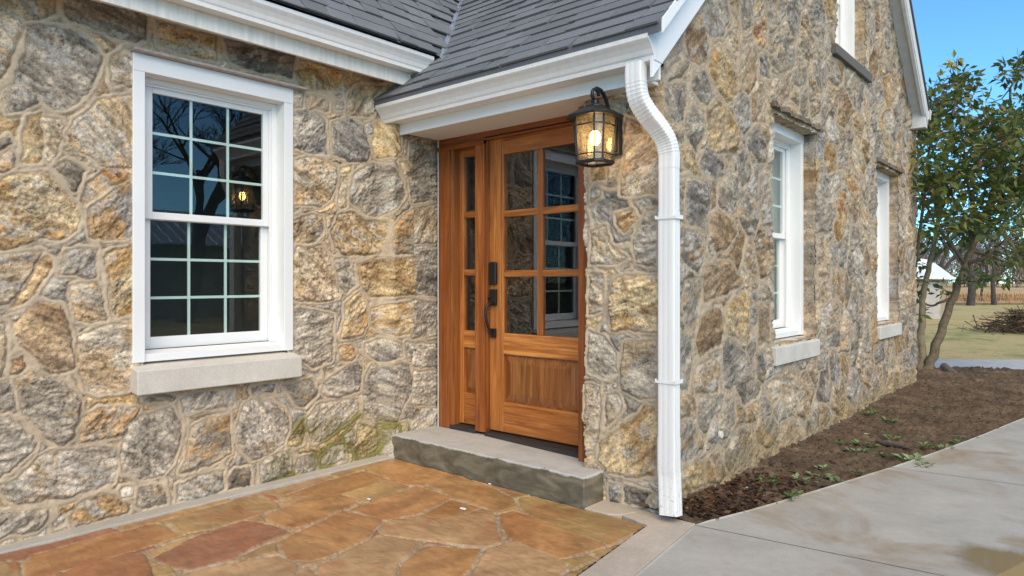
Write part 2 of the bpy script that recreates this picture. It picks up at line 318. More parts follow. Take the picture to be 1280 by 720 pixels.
def stone_cells(x, y, polys, spacing, seed, joint, bounds, aniso=1.0, warp=1.0, keep=.038, grow=-.001):
    """x, y: flat point coordinates.  polys: hand-placed stones; Voronoi stones fill what is left.  -> signed distance (inside < 0), id"""
    wx = x+warp*((fbm(x*9, y*9, seed+1, 3)-.5)*.035+(vn(x*55, y*55, seed+2)-.5)*.010)
    wy = y+warp*((fbm(x*9, y*9, seed+5, 3)-.5)*.035+(vn(x*55, y*55, seed+6)-.5)*.010)
    best = np.full(x.shape, 1e3); ids = np.full(x.shape, -1)
    for k, P in enumerate(polys):
        P = np.array(P); lo = P.min(0)-.3; hi = P.max(0)+.3
        I = np.nonzero((x > lo[0]) & (x < hi[0]) & (y > lo[1]) & (y < hi[1]))[0]
        if not len(I): continue
        d = poly_sd(wx[I], wy[I], P)+grow; up = d < best[I]; J = I[up]; best[J] = d[up]; ids[J] = k
    rg = np.random.default_rng(seed); x0, y0, x1, y1 = bounds; pts = []
    cand = rg.uniform((x0, y0), (x1, y1), (6000, 2))
    def pd(q):
        m = 1e3
        for P in polys:
            P = np.array(P)
            if (P.min(0)-.4 < q).all() and (P.max(0)+.4 > q).all(): m = min(m, float(poly_sd(np.array([q[0]]), np.array([q[1]]), P)[0]))
        return m
    dist = []
    for q in cand:
        r = spacing*(.62+.75*rg.random())
        if all(((q[0]-p[0])*aniso)**2+(q[1]-p[1])**2 > (r*.5+p[2]*.5)**2 for p in pts):
            if len(polys) == 0 or pd(q) > keep: pts.append((q[0], q[1], r))
        if len(pts) > 900: break
    pts = np.array(pts)
    f1 = np.full(x.shape, 1e3); f2 = np.full(x.shape, 1e3); i1 = np.zeros(x.shape, int)
    for k, (sx, sy, r) in enumerate(pts):
        I = np.nonzero((np.abs(x-sx) < 3*spacing) & (np.abs(y-sy) < 3*spacing))[0]
        d = np.sqrt(((wx[I]-sx)*aniso)**2+(wy[I]-sy)**2)-r*.28
        lt = d < f1[I]; J = I[lt]; f2[J] = f1[J]; f1[J] = d[lt]; i1[J] = k
        K = I[~lt]; dd = d[~lt]; f2[K] = np.minimum(f2[K], dd)
    sd = -(f2-f1)/2+joint; sd = np.maximum(sd, joint*1.6-best)
    use = sd < best; ids = np.where(use, i1+len(polys), ids); best = np.where(use, sd, best)
    return best, ids, len(polys)+len(pts)
PAL = {'gb': ((136, 135, 136), (176, 173, 168)), 'g': ((142, 137, 129), (178, 172, 162)), 'lg': ((196, 190, 180), (166, 160, 150)), 'w': ((218, 213, 205), (200, 194, 186)),
       'bu': ((188, 163, 130), (206, 192, 168)), 'y': ((196, 158, 102), (212, 192, 152)), 'o': ((190, 128, 58), (214, 186, 142)), 'br': ((150, 120, 88), (184, 156, 118)),
       'dk': ((92, 90, 90), (126, 122, 118)), 'go': ((150, 148, 146), (196, 156, 100)), 'lb': ((190, 182, 168), (200, 168, 124)), 'yb': ((168, 136, 90), (204, 182, 142)), 'gy': ((160, 152, 138), (188, 148, 92))}
def _ds(c, k): c = np.array(c); return c.mean()*(1-k)+c*k
PAL = {k: (np.array([1.09, 1.0, .89])*_ds(lin(*a, 1.10), (.80 if k in ('y', 'o', 'yb') else .70)), np.array([1.09, 1.0, .89])*_ds(lin(*b, 1.08), (.80 if k in ('y', 'o', 'yb') else .70))) for k, (a, b) in PAL.items()}
MORT = np.array(lin(186, 168, 145, 1.02))
def stone_surface(x, y, polys, kinds, seed, spacing, joint, bounds, pool, aniso=1.0, smear=.32, dark=1.0):
    sd, ids, n = stone_cells(x, y, polys, spacing, seed, joint, bounds, aniso)
    rg = np.random.default_rng(seed+99)
    kk = list(kinds)+[pool[i] for i in rg.integers(0, len(pool), n-len(kinds))]
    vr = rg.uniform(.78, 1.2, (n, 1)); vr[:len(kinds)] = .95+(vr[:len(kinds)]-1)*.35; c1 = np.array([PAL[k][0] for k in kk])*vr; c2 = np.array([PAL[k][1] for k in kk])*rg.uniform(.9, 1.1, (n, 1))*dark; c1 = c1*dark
    ang = rg.uniform(-.9, .9, n); off = rg.uniform(0, 500, (n, 2)); base = rg.uniform(.006, .020, n); rough = rg.uniform(.6, 1.25, n); tx = rg.uniform(-.10, .10, n); ty = rg.uniform(-.10, .10, n)
    cx = np.bincount(ids, x, n)/np.maximum(np.bincount(ids, minlength=n), 1); cy = np.bincount(ids, y, n)/np.maximum(np.bincount(ids, minlength=n), 1)
    ca, sa = np.cos(ang[ids]), np.sin(ang[ids]); X = x*ca+y*sa+off[ids, 0]; Y = -x*sa+y*ca+off[ids, 1]
    e = -sd
    r1 = fbm(X*7, Y*13, seed+20, 5, .55); r2 = 1-np.abs(fbm(X*11, Y*24, seed+40, 4, .6)*2-1); r3 = vn(X*70, Y*110, seed+60)
    ter = np.floor(r1*9+r3*.5)/9
    r4 = fbm(X*34, Y*60, seed+33, 3, .6); r5 = np.abs(fbm(X*18, Y*36, seed+36, 3, .6)*2-1)
    hs = .003+base[ids]+.006*sm(e, 0, .018)+(np.clip(tx[ids]*(x-cx[ids])+ty[ids]*(y-cy[ids]), -.012, .012))*sm(e, 0, .02)
    hs = hs+sm(e, 0, .012)*rough[ids]*((.5*r1+.5*ter-.5)*.034+(r2-.6)*.012+(r4-.5)*.016-(.12-np.minimum(r5, .12))*.06+(r3-.5)*.006)
    hm = .0165+.004*sm(sd, .001, .010)+(fbm(x*30, y*30, seed+70, 3)-.5)*.004+(fbm(x*6, y*6, seed+71, 3)-.5)*.012
    groove = .0065*np.exp(-((sd)/.0035)**2)
    t = sm(e, -.002, .003); h = hm*(1-t)+np.maximum(hs, -.004)*t-groove
    st = fbm(X*9, Y*44, seed+120, 5, .65); ck = np.abs(fbm(X*5+r1*1.5, Y*11, seed+121, 4, .5)-.5); crack = (1-sm(ck, .004, .013))*sm(e, .004, .015); crack = crack*(vn(X*4, Y*4, seed+122) > .45)
    h = h-crack*.007*t
    # colour
    mixv = sm(fbm(X*6, Y*10, seed+80, 4, .6), .36, .62)[:, None]; C = c1[ids]*(1-mixv)+c2[ids]*mixv
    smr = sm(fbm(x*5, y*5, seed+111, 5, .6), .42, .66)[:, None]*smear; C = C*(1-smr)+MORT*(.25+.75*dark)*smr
    och = sm(fbm(X*9, Y*9, seed+90, 4, .6), .56, .70)*(rg.random(n) < .42)[ids]; C = C*(1-.55*och[:, None])+np.array(lin(186, 154, 108, .85))*.55*och[:, None]
    dkp = sm(fbm(X*16, Y*30, seed+95, 4, .65), .56, .72); C = C*(1-.17*dkp[:, None])
    wh = sm(fbm(X*13, Y*26, seed+97, 4, .65), .57, .66)*(rg.random(n) < .6)[ids]; C = C*(.66+.66*sm(st, .28, .72))[:, None]*(1-.42*crack)[:, None]
    C = C*(1-.5*wh[:, None])+np.array([.55, .53, .50])*.5*wh[:, None]
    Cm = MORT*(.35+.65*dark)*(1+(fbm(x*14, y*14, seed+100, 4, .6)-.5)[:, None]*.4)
    return h, C*t[:, None]+Cm*(1-t[:, None]), t, sd, ids
def grid_mesh(name, P, C, nu, nv, keep, mats, parent, flip=False, extra=None, alpha=None):
    """P: (nu*nv, 3) world points, C: colours, keep: (nu-1, nv-1) face mask"""
    if C.shape[1] == 3: C = np.concatenate([C, (np.ones(len(C)) if alpha is None else alpha)[:, None]], 1)
    i, j = np.meshgrid(np.arange(nu-1), np.arange(nv-1), indexing='ij'); i = i[keep]; j = j[keep]
    a = i*nv+j; q = np.stack([a, a+nv, a+nv+1, a+1], 1)
    if flip: q = q[:, ::-1]
    if extra is not None:
        EP, EC, EQ = extra; EC = np.concatenate([EC, np.ones((len(EC), 1))], 1); q = np.concatenate([q, EQ+len(P)]); P = np.concatenate([P, EP]); C = np.concatenate([C, EC])
    used = np.zeros(len(P), bool); used[q.ravel()] = True; new = np.cumsum(used)-1; P = P[used]; C = C[used]; q = new[q]
    me = bpy.data.meshes.new(name); me.vertices.add(len(P)); me.loops.add(q.size); me.polygons.add(len(q))
    me.loops.foreach_set('vertex_index', q.ravel().astype(np.int32)); me.polygons.foreach_set('loop_start', np.arange(0, q.size, 4, dtype=np.int32))
    me.polygons.foreach_set('use_smooth', np.ones(len(q), bool))
    me.materials.append(mats); at = me.color_attributes.new('col', 'FLOAT_COLOR', 'POINT')
    at.data.foreach_set('color', C.astype(np.float32).ravel())
    o = link_mesh(name, me, P, parent); me.update(calc_edges=True); return o
# ------------------------------------------------------------------ traced stones
def T(x0, y0, s, fn, pts): return [fn(x0+a*s, y0+b*s) for a, b in pts]
XL, YW, XG = -3.86, 3.27, -1.79
LW = lambda u, v: tuple(onX(u, v, XL+.012)[1:])
LS = lambda u, v: tuple(onX(u, v, XL+.085)[1:])
GW = lambda u, v: tuple(onX(u, v, XG+.012)[1:])
PW = lambda u, v: tuple(onY(u, v, YW-.012)[[0, 2]])
GD = lambda u, v: tuple(onZ(u, v, 0)[:2])
LEFT = []; GABLE = []; PIER = []
def L(x0, y0, s, k, *pts, fn=LW): LEFT.append((k, T(x0, y0, s, fn, pts)))
A = (0, 0, .25); B = (0, 160, .25); Cc = (0, 320, .25); D = (0, 480, .25); E_ = (170, 450, .25); F_ = (340, 430, .25); G = (360, 80, .2778); Hh = (360, 250, .2778); I_ = (0, 0, 1)
L(*A, 'g', (135,140),(200,125),(280,135),(420,180),(480,240),(515,290),(480,400),(470,430),(340,545),(270,560),(215,520),(175,480),(140,430),(70,415),(120,290),(135,220))
L(*A, 'g', (66,428),(136,442),(186,515),(120,550),(40,560),(10,500),(15,445))
L(*A, 'w', (560,290),(640,240),(700,250),(700,440),(640,440),(610,420),(560,430),(550,400))
L(*A, 'bu', (0,80),(60,85),(120,135),(100,190),(60,310),(10,390),(-90,420),(-90,70))
L(*A, 'br', (-90,-70),(255,-40),(268,60),(200,100),(150,100),(0,64),(-90,45))
L(*A, 'dk', (310,30),(320,-60),(450,-60),(560,10),(730,60),(725,200),(690,210),(560,180),(440,120),(340,110),(320,70))
L(*I_, 'lb', (95,150),(120,125),(178,118),(180,210),(130,208),(112,195),(82,178),(84,168))
L(*I_, 'y', (35,150),(54,145),(54,200),(50,206),(30,205),(30,170))
L(*I_, 'bu', (57,150),(76,152),(80,165),(72,190),(62,205),(57,203),(57,170))
L(*B, 'dk', (275,205),(330,170),(435,210),(380,300),(365,310),(330,270))
L(*B, 'g', (330,110),(360,95),(440,150),(430,170),(380,150))
L(*B, 'y', (0,280),(60,245),(140,230),(240,235),(300,300),(375,380),(395,470),(385,500),(300,560),(200,560),(100,590),(20,610),(-90,600),(-90,300))
L(*B, 'o', (410,360),(430,290),(520,220),(600,205),(700,215),(640,265),(560,315),(500,355),(430,395))
L(*B, 'go', (440,415),(560,340),(650,270),(710,240),(710,490),(640,550),(500,550),(450,540),(440,480))
L(*B, 'o', (0,160),(50,115),(80,160),(80,200),(20,230),(-80,240),(-80,150))
L(*B, 'dk', (0,70),(50,50),(65,85),(20,105),(-60,110),(-60,75))
L(*I_, 'bu', (-22,320),(55,317),(38,342),(23,362),(12,378),(-22,385))
L(*Cc, 'o', (230,10),(275,15),(270,60),(180,190),(120,235),(60,250),(110,180),(175,95),(203,45))
L(*I_, 'lg', (82,313),(100,310),(122,313),(121,342),(110,346),(75,344),(80,325))
L(*Cc, 'lb', (350,160),(480,115),(505,150),(530,310),(520,325),(440,335),(380,315),(365,240))
L(*I_, 'y', (133,318),(140,312),(176,306),(176,395),(140,395),(135,350))
L(*Cc, 'br', (60,345),(150,260),(200,230),(290,240),(310,270),(340,350),(360,460),(385,560),(330,590),(270,590),(210,540),(100,450),(75,400))
L(*Cc, 'g', (50,305),(140,280),(120,295),(70,328))
L(*Cc, 'o', (60,520),(100,505),(140,545),(100,580),(60,590))
L(*Cc, 'bu', (-90,340),(20,340),(20,450),(10,600),(-90,620))
L(*Cc, 'lb', (390,400),(540,345),(700,350),(700,480),(690,600),(650,670),(500,680),(430,660),(400,590),(385,480))
L(*D, 'g', (90,-20),(170,-70),(240,-50),(340,5),(410,85),(400,180),(350,270),(300,300),(230,270),(130,170),(100,120))
L(*D, 'gy', (400,260),(420,170),(500,120),(600,115),(690,125),(640,210),(590,250),(480,275),(400,280))
L(*D, 'lg', (-90,180),(30,160),(90,190),(180,290),(170,330),(60,430),(0,470),(-90,480))
L(*D, 'lg', (20,500),(100,470),(200,370),(250,335),(350,325),(520,310),(575,330),(580,380),(560,500),(420,540),(240,580),(170,600),(90,590),(40,560))
L(*D, 'lg', (-90,620),(60,640),(170,640),(235,620),(230,680),(180,730),(-90,790))
L(*D, 'w', (290,655),(325,660),(320,700),(270,720),(265,700)); L(*D, 'w', (600,530),(665,515),(665,550),(610,565))
L(*D, 'gy', (390,590),(500,550),(560,560),(640,600),(630,640),(450,690),(360,715),(355,670)); L(*D, 'yb', (290,610),(370,590),(365,620),(300,650))
L(*E_, 'lg', (-80,420),(-50,320),(20,280),(100,265),(190,240),(215,300),(225,360),(220,430),(190,520),(140,570),(20,600),(-70,570),(-85,500))
L(*E_, 'lg', (230,190),(330,160),(490,150),(490,225),(380,240),(250,260)); L(*E_, 'g', (40,195),(120,180),(200,180),(190,205),(60,210))
L(*E_, 'gy', (270,340),(360,300),(460,265),(470,380),(475,470),(360,535),(230,560),(260,500),(265,420))
L(*E_, 'lg', (505,320),(540,230),(600,190),(680,210),(740,250),(760,330),(740,410),(680,460),(580,500),(530,450),(505,380))
L(*E_, 'gb', (580,140),(640,120),(700,125),(690,160),(590,165)); L(*E_, 'lg', (215,620),(300,585),(440,550),(435,650),(300,700),(210,710),(215,660))
L(*E_, 'dk', (465,600),(490,550),(560,540),(575,600),(570,630),(460,650)); L(*E_, 'gy', (20,640),(80,620),(150,660),(160,720),(20,740),(0,720))
L(*F_, 'g', (-60,600),(-10,560),(60,540),(110,570),(95,645),(0,680),(-60,690)); L(*F_, 'g', (60,200),(200,180),(230,240),(160,310),(120,310),(90,260))
L(*F_, 'gb', (250,240),(260,190),(330,130),(430,85),(455,120),(440,230),(340,265),(270,260)); L(*F_, 'lg', (190,340),(220,295),(320,280),(430,270),(435,330),(380,390),(290,450),(200,500),(180,440),(175,380))
L(*F_, 'yb', (80,470),(150,390),(165,430),(150,510),(80,510)); L(*F_, 'g', (115,620),(130,570),(200,555),(230,600),(220,630),(112,650))
L(*F_, 'g', (250,560),(300,510),(360,500),(370,570),(290,605),(250,600)); L(*F_, 'lg', (360,460),(390,435),(435,480),(400,500),(365,490))
L(*F_, 'yb', (430,400),(520,430),(540,480),(510,540),(440,570),(410,520)); L(*F_, 'g', (470,160),(500,100),(640,90),(660,160),(665,240),(610,320),(580,380),(520,390),(460,340),(460,250))
L(*F_, 'g', (650,290),(680,280),(680,350),(600,370),(620,330)); L(*F_, 'lg', (545,430),(590,405),(600,450),(590,560),(540,560))
L(*Hh, 'bu', (40,210),(150,205),(190,260),(235,400),(230,440),(150,450),(60,460),(20,440),(20,300)); L(*Hh, 'br', (20,90),(110,65),(160,80),(150,160),(120,185),(20,185))
L(*Hh, 'yb', (190,150),(230,70),(290,55),(350,90),(430,100),(425,170),(415,250),(340,250),(240,250),(210,220)); L(*Hh, 'g', (230,330),(260,300),(300,330),(310,380),(260,420),(240,390))
L(*Hh, 'lg', (210,265),(270,265),(280,295),(225,320)); L(*Hh, 'yb', (310,290),(400,265),(535,260),(545,350),(540,430),(460,430),(370,445),(340,400),(320,340))
L(*Hh, 'y', (255,470),(320,410),(345,460),(355,560),(330,610),(240,620),(255,540)); L(*Hh, 'yb', (375,490),(450,465),(530,460),(535,520),(530,600),(440,605),(380,570))
L(*Hh, 'lg', (20,490),(130,500),(210,520),(205,640),(190,720),(110,760),(40,700),(0,600)); L(*Hh, 'o', (225,660),(280,650),(310,690),(290,720),(230,720))
L(*Hh, 'gb', (345,650),(400,625),(480,640),(480,700),(400,720),(350,690)); L(*Hh, 'gb', (495,630),(530,640),(532,710),(500,715)); L(*Hh, 'gy', (450,120),(500,60),(525,40),(530,60),(530,240),(440,240))
for k, p in (('bu', ((547,40),(672,25),(672,190),(600,200),(547,190))), ('g', ((557,215),(672,205),(672,430),(562,430))), ('lg', ((552,455),(672,460),(670,610),(552,620))), ('lg', ((550,640),(670,650),(672,760),(550,740)))): L(*Hh, k, *p, fn=LS)
L(*I_, 'lg', (515,462),(549,464),(549,505),(515,505), fn=LS); L(*I_, 'g', (514,509),(549,509),(549,540),(512,538), fn=LS)
L(*G, 'gb', (25,225),(110,210),(170,260),(175,400),(100,405),(25,380)); L(*G, 'gb', (200,270),(280,245),(340,280),(370,390),(350,435),(270,435),(205,400))
L(*G, 'lb', (25,430),(150,425),(215,460),(210,560),(195,610),(150,640),(30,630),(25,520)); L(*G, 'g', (280,560),(300,490),(370,450),(440,470),(480,530),(490,590),(450,660),(400,690),(340,670),(290,620))
L(*G, 'y', (390,270),(420,260),(465,290),(475,400),(450,430),(390,420),(380,360)); L(*G, 'bu', (85,140),(150,150),(190,170),(180,215),(90,200)); L(*G, 'lg', (215,170),(250,165),(250,220),(215,215))
L(*G, 'bu', (265,150),(330,90),(430,100),(450,160),(370,230),(270,230)); L(*G, 'yb', (30,30),(130,0),(240,40),(240,110),(150,120),(60,110))
L(*G, 'y', (235,460),(290,455),(280,490),(240,490)); L(*G, 'bu', (235,510),(270,500),(270,640),(230,650)); L(*G, 'yb', (470,450),(520,440),(525,500),(490,510)); L(*G, 'gb', (345,265),(375,260),(385,310),(360,320))
L(*G, 'g', (545,350),(600,340),(672,330),(672,615),(548,620),(535,480), fn=LS)
N_ = (170, 20, .3047)
L(*N_, 'yb', (80,20),(200,50),(330,80),(335,190),(200,155),(90,115)); L(*N_, 'dk', (360,90),(520,120),(650,150),(645,255),(520,235),(390,195)); L(*N_, 'y', (670,180),(780,200),(860,230),(840,290),(720,275))
def Gs(x0, y0, s, k, *pts): GABLE.append((k, T(x0, y0, s, GW, pts)))
K = (820, 0, .25); L2 = (840, 160, .25); M2 = (840, 320, .25); N2 = (840, 480, .2222); O2 = (980, 0, .2778); P2 = (990, 180, .25); Q2 = (990, 340, .2778)
for tile, lst in ((K, (('lg', (10,360),(120,190),(155,290),(155,330),(120,380),(60,405),(30,395)), ('lg', (225,-10),(340,-20),(355,100),(330,180),(270,190),(240,150)), ('br', (150,150),(210,70),(240,170),(260,230),(250,300),(215,325),(170,300),(150,230)),
  ('g', (180,360),(240,345),(270,430),(290,470),(250,525),(210,500),(175,430)), ('gb', (40,450),(140,420),(150,510),(130,590),(90,600),(40,500)), ('lg', (140,580),(180,535),(240,590),(235,640),(200,720),(150,690),(140,630)),
  ('y', (270,270),(320,230),(380,330),(405,410),(400,470),(350,510),(300,440),(265,350)), ('yb', (250,560),(310,490),(360,560),(395,640),(400,760),(270,760),(255,640)), ('gb', (385,540),(430,460),(465,520),(465,640),(440,670),(405,620)),
  ('bu', (430,210),(480,200),(510,280),(500,400),(460,480),(425,440),(418,320)), ('bu', (340,190),(405,110),(410,265),(380,270),(350,230)), ('gb', (420,60),(420,-20),(480,-20),(480,130),(430,150)), ('o', (490,110),(540,90),(555,150),(540,240),(510,230),(485,160)),
  ('g', (560,190),(600,170),(690,210),(695,330),(640,370),(590,340),(560,280)), ('gb', (520,290),(550,265),(570,320),(565,390),(520,380)), ('gb', (540,-20),(650,-20),(645,80),(610,130),(560,110)), ('bu', (490,420),(530,390),(550,440),(545,600),(480,610),(475,500)),
  ('gb', (450,700),(480,640),(520,635),(525,760),(460,760)), ('bu', (580,400),(660,380),(670,460),(640,550),(580,540),(565,470)), ('gb', (685,370),(720,330),(720,430),(690,420)))),
 (L2, (('gb', (135,180),(180,90),(250,150),(255,240),(200,250),(150,220)), ('g', (330,110),(345,75),(390,180),(400,230),(355,310),(330,240)), ('gb', (375,60),(400,20),(440,20),(470,110),(465,180),(420,160),(380,110)), ('w', (480,0),(510,10),(510,180),(480,180)),
  ('lg', (435,250),(460,215),(490,230),(490,480),(450,490),(435,380)), ('g', (235,290),(280,220),(320,240),(325,330),(310,400),(280,420),(230,390)), ('gb', (65,280),(130,260),(190,280),(180,400),(165,510),(100,480),(60,440)), ('g', (330,430),(370,340),(420,390),(430,460),(410,540),(370,530),(340,480)),
  ('br', (190,440),(240,410),(300,460),(320,520),(270,600),(220,610),(195,540)), ('lg', (175,580),(190,530),(215,590),(205,640),(175,620)), ('gb', (40,510),(80,500),(150,560),(150,640),(130,720),(80,690),(40,640)), ('y', (40,100),(80,90),(125,190),(110,230),(50,180)), ('g', (60,0),(140,0),(150,30),(120,130),(80,60)))),
 (M2, (('br', (170,40),(280,30),(355,130),(270,195),(160,235),(155,130)), ('y', (265,255),(370,175),(385,250),(380,340),(340,430),(280,390),(260,320)), ('br', (150,290),(240,265),(255,340),(240,440),(130,500),(115,420)), ('gb', (250,435),(280,420),(350,480),(360,590),(290,670),(260,660),(250,540)),
  ('gb', (35,390),(95,410),(100,520),(80,660),(30,680),(20,500)), ('g', (60,140),(140,130),(140,200),(110,370),(70,350),(50,260)), ('bu', (120,545),(200,510),(235,560),(230,680),(110,680),(110,600)), ('g', (370,460),(400,380),(415,440),(400,500),(385,520)), ('gb', (415,480),(440,460),(460,480),(455,640),(420,620)),
  ('gb', (400,190),(435,180),(440,220),(410,225)), ('gb', (390,270),(425,255),(420,340),(390,350)), ('br', (430,250),(485,240),(485,440),(430,440)))),
 (N2, (('gb', (40,230),(90,200),(170,290),(170,350),(110,420),(50,440)), ('gb', (195,270),(240,200),(250,280),(230,330),(195,320)), ('lg', (260,180),(300,90),(345,80),(350,200),(290,310),(260,290)), ('y', (40,520),(140,430),(175,470),(175,570),(50,610)), ('br', (190,400),(260,380),(300,520),(240,560),(195,550)),
  ('g', (290,390),(370,250),(430,230),(450,330),(440,440),(340,530),(300,470)), ('g', (470,260),(560,180),(590,240),(570,330),(540,360),(480,330)), ('bu', (600,250),(670,190),(680,310),(600,370)), ('g', (480,410),(520,360),(555,390),(530,440)))),
 (O2, (('w', (185,560),(200,525),(245,590),(235,650),(200,640)), ('w', (380,600),(390,570),(402,650),(397,720),(382,700)), ('lg', (375,50),(405,60),(405,190),(385,240),(375,150)), ('y', (440,350),(475,340),(480,500),(450,500)), ('gb', (185,280),(215,250),(250,330),(240,390),(195,350)), ('lg', (130,140),(160,130),(180,230),(165,280),(135,200)), ('gb', (45,340),(100,300),(105,390),(50,380)), ('gb', (400,610),(440,600),(445,720),(405,740)), ('gb', (525,570),(552,560),(552,650),(530,680)))),
 (P2, (('y', (255,110),(290,85),(330,200),(350,280),(320,310),(265,200)), ('o', (205,430),(240,235),(262,250),(255,440),(230,495)), ('w', (180,160),(240,150),(245,210),(215,250),(190,310)), ('g', (70,300),(110,250),(190,290),(190,430),(70,450)), ('g', (60,480),(115,470),(115,600),(60,610)), ('lb', (122,475),(160,470),(160,610),(122,600)), ('w', (300,540),(330,510),(355,580),(320,620)), ('gb', (180,520),(225,510),(225,600),(180,620)))),
 (Q2, (('gb', (165,370),(190,360),(215,400),(210,520),(170,480)), ('gb', (150,260),(205,250),(215,330),(155,340)), ('gb', (165,195),(190,185),(195,225),(170,230)), ('gb', (365,335),(415,320),(415,400),(370,420)), ('lg', (320,265),(345,260),(352,370),(320,350)), ('gb', (110,380),(150,360),(145,430),(110,440)), ('g', (50,0),(95,0),(100,180),(60,170))))):
    for k, *p in lst: Gs(*tile, k, *p)
def Ps(x0, y0, s, k, *pts): PIER.append((k, T(x0, y0, s, PW, pts)))
J1 = (730, 120, .2083); J2 = (730, 260, .2083); J3 = (720, 400, .3476)
for tile, lst in ((J1, (('bu', (250,330),(330,240),(440,220),(440,590),(330,600),(230,585),(222,480)), ('br', (250,130),(330,170),(345,225),(240,230),(235,190)), ('gb', (45,570),(90,540),(100,600),(60,630)), ('bu', (120,60),(230,40),(225,160),(210,330),(120,300)), ('yb', (40,440),(120,420),(130,500),(50,520)), ('br', (250,30),(440,40),(440,190),(350,160),(260,110)))),
  (J2, (('y', (200,40),(290,10),(310,60),(250,150),(200,100)), ('bu', (45,130),(130,110),(160,220),(250,290),(200,335),(45,345)), ('lg', (320,120),(375,20),(445,10),(445,350),(320,330),(300,240)), ('lg', (210,360),(280,320),(280,340),(230,375)), ('y', (170,430),(260,400),(445,420),(445,640),(440,745),(300,730),(160,740),(150,560)), ('bu', (30,400),(110,400),(110,620),(30,640)))),
  (J3, (('lg', (45,40),(100,60),(145,120),(150,185),(120,210),(45,185)), ('lg', (180,80),(290,75),(290,285),(230,285),(165,250),(165,150)), ('lg', (110,275),(150,265),(165,310),(150,345),(105,385)), ('bu', (30,225),(85,240),(85,420),(60,470),(30,470)), ('yb', (90,440),(180,375),(250,315),(290,320),(290,555),(200,570),(110,545),(80,500)), ('dk', (115,590),(160,600),(155,650),(120,650)), ('dk', (175,600),(270,620),(230,670),(170,650))))):
    for k, *p in lst: Ps(*tile, k, *p)

# ------------------------------------------------------------------ the stone house
PA = ((('gb',)*3+('g',)*5+('lg',)*4+('bu',)*6+('br',)*3+('y',)+('yb',)*2+('g',)+('lb',)*2+('gy',)*2))
house = empty('stone_house', (-2.8, 4.2, 0), 'rubble stone house with pointed mortar joints, grey shingle roof and white gutters', 'house')
# wing wall
ys = np.concatenate([np.linspace(-3.0, .5, 160, endpoint=False), np.arange(.5, 3.50, .0065)]); zs = np.arange(-.05, 2.68, .0065); nu, nv = len(ys), len(zs)
yy, zz = [q.ravel() for q in np.meshgrid(ys, zs, indexing='ij')]
h, C, t, sd, ids = stone_surface(yy, zz, [p for k, p in LEFT], [k for k, p in LEFT], 11, .26, .016, (-3, -.1, 3.5, 2.7), PA)
ms = np.zeros(len(yy))
for u, v, r in ((420,545,.20),(455,560,.22),(480,540,.2),(400,575,.16),(350,590,.16),(380,535,.12),(440,520,.10)):
    q = onX(u, v, XL); ms = np.maximum(ms, np.exp(-((yy-q[1])**2+(zz-q[2])**2)/r**2))
ms = sm(ms*(.35+1.1*fbm(yy*16, zz*16, 301, 4, .6)), .42, .72)*(1-.55*t); C = C*(1-.85*ms[:, None])+np.array(lin(126, 122, 52, .8))*.85*ms[:, None]
h = h+.085*sm(yy, 3.00, 3.08)
dr = np.maximum(np.abs(yy-1.872)-.465, np.abs(zz-(H0+.385))-.81); h = np.where(dr < .05, np.minimum(h, .014+.014*sm(dr, .0, .045)+(fbm(yy*22, zz*22, 88, 3)-.5)*.008), h)
kp = np.ones((nu-1, nv-1), bool); yc = (ys[:-1]+ys[1:])/2; zc = (zs[:-1]+zs[1:])/2
kp &= ~(((yc > 1.46) & (yc < 2.30))[:, None] & ((zc > H0-.44) & (zc < H0+1.17))[None, :])
grid_mesh('wall', np.stack([XL+h, yy, zz], 1), C, nu, nv, kp, M['stone'], house, alpha=t)
# corner profile shared by the pier and the gable wall
hcf = lambda z: .020+(fbm(z*7, z*0, 401, 3)-.5)*.022
# pier beside the door
xs = np.append(np.arange(-2.36, XG-.003, .0065), XG); zs = np.arange(-.08, 2.36, .0065); nu, nv = len(xs), len(zs)
xx, zz = [q.ravel() for q in np.meshgrid(xs, zs, indexing='ij')]
h, C, t, sd, ids = stone_surface(xx, zz, [p for k, p in PIER], [k for k, p in PIER], 23, .27, .016, (-2.36, -.1, XG, 2.4), PA)
w = sm(xx, XG-.05, XG); hc = hcf(zz); h = h*(1-w)+hc*w
edge = -2.28+(fbm(zs*4, zs*0, 77, 4, .55)-.5)*.06+(vn(zs*40, zs*0, 78)-.5)*.006
xc = (xs[:-1]+xs[1:])/2; zc = (zs[:-1]+zs[1:])/2
kp = xc[:, None] > edge[None, :-1]; kp |= ((zc < .10)[None, :] & (xc > -2.30)[:, None])
Px = xx+hc*np.clip((xx-(XG-.02))/.02, 0, 1)
grid_mesh('wall', np.stack([Px, YW-h, zz], 1), C, nu, nv, kp, M['stone'], house, alpha=t)
# gable wall
PITCH, PF = .96, .95
zroof = lambda y: np.minimum(H0+1.25+PITCH*(y-2.98), H0+2.16+PF*(9.2-y))
ys = np.append(np.append(YW, np.arange(YW+.004, 9.5, .0095)), 9.5); zs = np.arange(-.12, 6.0, .0105); nu, nv = len(ys), len(zs)
yy, zz = [q.ravel() for q in np.meshgrid(ys, zs, indexing='ij')]
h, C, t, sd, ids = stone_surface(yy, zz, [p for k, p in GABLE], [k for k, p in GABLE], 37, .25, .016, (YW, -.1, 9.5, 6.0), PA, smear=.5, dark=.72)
w = 1-sm(yy, YW, YW+.05); hc = hcf(zz); h = h*(1-w)+hc*w
sb = sm(.16+.22*fbm(yy*2, yy*0, 55, 3)-zz, 0, .2)*.5; C = C*(1-sb[:, None])+np.array(lin(168, 140, 92, .8))*sb[:, None]      # soil splash at the foot
yc = (ys[:-1]+ys[1:])/2; zc = (zs[:-1]+zs[1:])/2; kp = zc[None, :] < (zroof(yc)-.03)[:, None]
